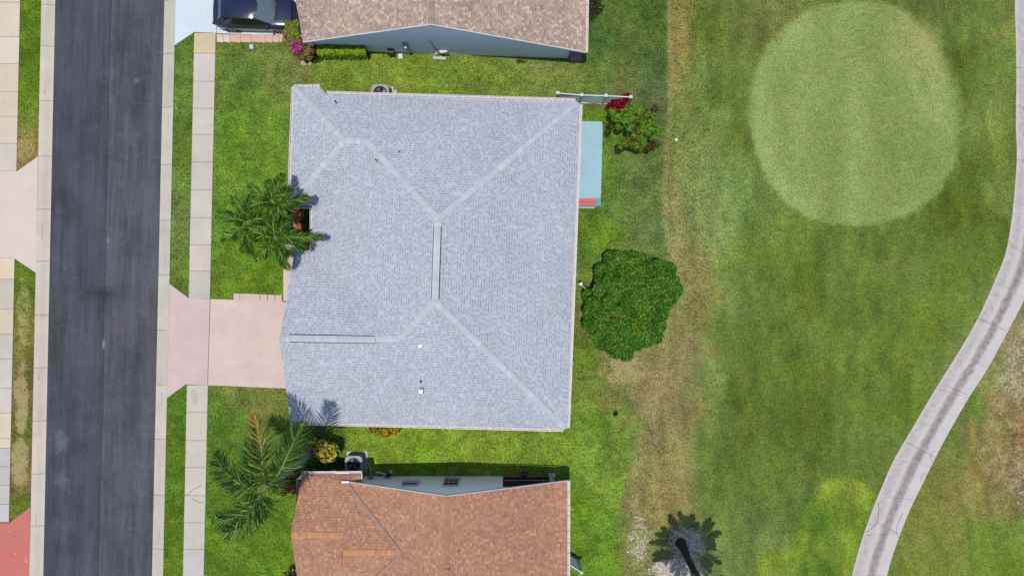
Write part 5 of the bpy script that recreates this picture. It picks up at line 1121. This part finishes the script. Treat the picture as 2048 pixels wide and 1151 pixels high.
# palm at the lower right: trunk in view, crown mostly beyond the lower frame
bp = thing('palm_tree', 'palm with a dark leaning trunk at the lower edge of the fairway', 'palm tree', P(1362, 1086))
c0 = P(1437, 1243, 7.5)
m = MB(); b = P(1362, 1086); m.tube([b + Vector((0, 0, -.15)), b + Vector((0, 0, .25)), P(1376, 1116, 1.6), P(1405, 1176, 4.6), c0], [.36, .26, .18, .16, .16], 12); m.build('trunk', simple('dark_palm_bark', col(72, 74, 66), .95, .1, .3, 9), bp, smooth=True)
for i in range(34):
    t = 2 * PI * i / 34 + rng.uniform(-.16, .16); up_ = rng.uniform(-.6, .5); L4 = rng.uniform(1.5, 2.2)
    d = Vector((math.cos(t), math.sin(t), 0)); p1 = c0 + d * L4 * .45 + Vector((0, 0, .35 + up_ * .5)); p2 = c0 + d * L4 * .8 + Vector((0, 0, .1 + up_ * .3)); p3 = c0 + d * L4 + Vector((0, 0, -.45 + up_ * .3))
    frond(bp, [c0, p1, p2, p3], 40, .5, .055, [(90, 130, 50), (70, 110, 44), (190, 170, 60)], [.45, .4, .15], droop=.25, vee=.2, sweep=.75)

# ------------------------------------------------------------------ parked car (nose to the right)
car = thing('car', 'dark navy sedan parked on the pale driveway at the top edge', 'car', P(521, 32))
M_paint = NT('navy_paint'); M_paint.base(col(18, 28, 62)); M_paint.rough(.2, .3); M_paint.b.inputs['Coat Weight'].default_value = 1.0; M_paint.b.inputs['Coat Roughness'].default_value = .03; M_paint = M_paint.m
M_cglass = NT('car_glass'); M_cglass.base(col(96, 116, 128)); M_cglass.rough(.04, 1.0); M_cglass = M_cglass.m
M_sglass = NT('side_glass'); M_sglass.base(col(12, 14, 18)); M_sglass.rough(.05, .8); M_sglass = M_sglass.m
M_tyre = simple('tyre', col(30, 30, 32), .9); M_rim = simple('alloy', col(120, 124, 130), .35, .5); M_trim = simple('black_trim', col(20, 20, 24), .5)
CL, CW = 4.72, 1.86
co_ = P(521, 35); Rc = Matrix.Rotation(-math.radians(1.5), 3, 'Z')
def cw(x, y, z): return co_ + Rc @ Vector((x - CL / 2, y, z))
sx = [0, .04, .14, .35, .8, 1.3, 1.9, 2.5, 3.0, 3.45, 3.9, 4.25, 4.5, 4.64, 4.70, 4.72]
hwid = [.62, .74, .83, .895, .925, .93, .93, .93, .93, .925, .915, .88, .80, .68, .54, .40]
topz = [.80, .93, 1.00, 1.03, 1.02, 1.0, .99, .98, .985, .985, .94, .89, .82, .74, .66, .60]
botz = [.42, .32, .26, .24, .22, .2, .2, .2, .2, .2, .22, .22, .24, .27, .32, .38]
prof = [(.90, 0.0), (.985, .18), (1.0, .45), (.985, .70), (.93, .88), (.84, .96), (.6, 1.0), (.3, 1.02), (0, 1.03)]
vs = []; np_ = len(prof) * 2 - 1
for x, w_, tz, bz in zip(sx, hwid, topz, botz):
    ring = [(-w_ * a, bz + (tz - bz) * b) for a, b in prof] + [(w_ * a, bz + (tz - bz) * b) for a, b in prof[:-1][::-1]]
    vs += [cw(x, y, z) for y, z in ring]
fs = [(i * np_ + j, i * np_ + j + 1, (i + 1) * np_ + j + 1, (i + 1) * np_ + j) for i in range(len(sx) - 1) for j in range(np_ - 1)]
fs += [tuple(range(np_)), tuple(range((len(sx) - 1) * np_, len(sx) * np_))[::-1]]
body = build('body', vs, fs, M_paint, car, smooth=True)
md = body.modifiers.new('sub', 'SUBSURF'); md.levels = 2; md.render_levels = 2
# greenhouse: belt line ring and roof ring
belt = [(.32, .60), (.5, .72), (1.2, .80), (2.0, .83), (2.8, .82), (3.25, .76), (3.5, .55), (3.58, .25), (3.6, 0)]
roofr = [(.72, .50), (.85, .57), (1.3, .62), (1.8, .635), (2.2, .63), (2.5, .59), (2.62, .46), (2.68, .24), (2.70, 0)]
bz_ = [.98, .99, .98, .97, .97, .97, .98, .985, .985]; rz2 = [1.33, 1.38, 1.44, 1.46, 1.455, 1.42, 1.41, 1.42, 1.425]
def ring(lst, zs): return [cw(x, -y, z) for (x, y), z in zip(lst, zs)] + [cw(x, y, z) for (x, y), z in list(zip(lst, zs))[:-1][::-1]]
rb_, rr2 = ring(belt, bz_), ring(roofr, rz2); nb = len(rb_)
side_f = [(i, i + 1, nb + i + 1, nb + i) for i in range(nb - 1)] + [(nb - 1, 0, nb, 2 * nb - 1)]
def pickf(k_):
    fl = [f for f, k in zip(side_f, midx) if k == k_]; use = sorted({i for f in fl for i in f}); mp = {j: i for i, j in enumerate(use)}; al = rb_ + rr2
    return [al[j] for j in use], [tuple(mp[i] for i in f) for f in fl]
midx = [1 if (5 <= i <= nb - 7) else (2 if i == nb - 1 else 0) for i in range(nb)]
build('side_windows', *pickf(0), M_sglass, car, smooth=False)
build('windscreen', *pickf(1), M_cglass, car, smooth=True)
build('rear_window', *pickf(2), M_cglass, car)
# roof skin
rs = []; xs_ = [.66, .85, 1.3, 1.8, 2.2, 2.5, 2.70]; hw_ = [.46, .585, .635, .65, .645, .60, .40]; zz_ = [1.33, 1.40, 1.465, 1.485, 1.48, 1.455, 1.43]
for x, w_, z in zip(xs_, hw_, zz_): rs += [cw(x + (.0 if abs(t) < .9 else -.04), w_ * t, z - .055 * abs(t) ** 2.5) for t in (-1, -.75, -.4, 0, .4, .75, 1)]
fs = [(i * 7 + j, i * 7 + j + 1, (i + 1) * 7 + j + 1, (i + 1) * 7 + j)[::-1] for i in range(6) for j in range(6)]
build('roof', rs, fs, M_paint, car, smooth=True)
m = MB()
for s_ in (-1, 1):
    m.bar(cw(3.30, s_ * .76, .98), cw(2.52, s_ * .62, 1.43), .06, .04); m.bar(cw(1.95, s_ * .84, .98), cw(1.85, s_ * .655, 1.44), .05, .03); m.bar(cw(.45, s_ * .69, 1.0), cw(.82, s_ * .58, 1.39), .12, .05); m.bar(cw(1.15, s_ * .81, .99), cw(1.18, s_ * .635, 1.42), .04, .03)
m.build('pillars', M_paint, car)
for x in (.92, 3.68):
    for s_ in (-1, 1):
        c_ = cw(x, s_ * .80, .33); ax_ = Rc @ Vector((0, 1, 0))
        m = MB(); m.tube([c_ - ax_ * .11, c_ - ax_ * .09, c_ + ax_ * .09, c_ + ax_ * .13], [.30, .33, .33, .30], 24); wl_ = m.build('wheel', M_tyre, car)
        m = MB(); e = c_ + ax_ * s_ * .12
        m.tube([e - ax_ * s_ * .02, e + ax_ * s_ * .015], [.07, .05], 10)
        for k in range(5):
            t = k * 2 * PI / 5; dv = Rc @ Vector((math.cos(t), 0, 0)) + Vector((0, 0, math.sin(t))); m.bar(e, e + dv * .22, .045, .03)
        m.tube([e + (Rc @ Vector((math.cos(t), 0, 0)) + Vector((0, 0, math.sin(t)))) * .225 for t in np.linspace(0, 2 * PI, 21)], .018, 6, cap=False); m.build('rim', M_rim, wl_)
        m = MB(); m.tube([c_ + ax_ * s_ * .075, c_ + ax_ * s_ * .135], [.41, .385], 24, cap=False); m.build('wheel_arch', M_trim, car)
for s_ in (-1, 1):
    m = MB(); a = cw(3.12, s_ * .86, .98); m.box(a + Rc @ Vector((0, s_ * .12, .03)), (.14, .22, .14), -.03); m.bar(a - Rc @ Vector((0, s_ * .05, 0)), a + Rc @ Vector((0, s_ * .1, 0)), .05, .04); m.build('mirror', M_paint, car)
    m = MB(); m.box(cw(4.47, s_ * .62, .70), (.22, .30, .10), -s_ * .5); m.build('headlight', simple('lamp_glass', col(225, 228, 230), .1, .8), car)
    m = MB(); m.box(cw(.10, s_ * .66, .86), (.10, .26, .10), s_ * .35); m.build('taillight', simple('red_lens', col(120, 16, 18), .2, .6), car)
m = MB(); m.bar(cw(4.70, -.4, .48), cw(4.70, .4, .48), .06, .16); m.build('grille', M_trim, car)
m = MB(); m.bar(cw(3.55, -.5, 1.0), cw(3.6, .5, 1.0), .08, .02); m.build('cowl', M_trim, car)
m = MB(); m.bar(cw(3.5, -.45, 1.005), cw(3.32, .1, 1.06), .02, .015); m.bar(cw(3.56, .1, 1.01), cw(3.34, .55, 1.06), .02, .015); m.build('wiper', M_trim, car)
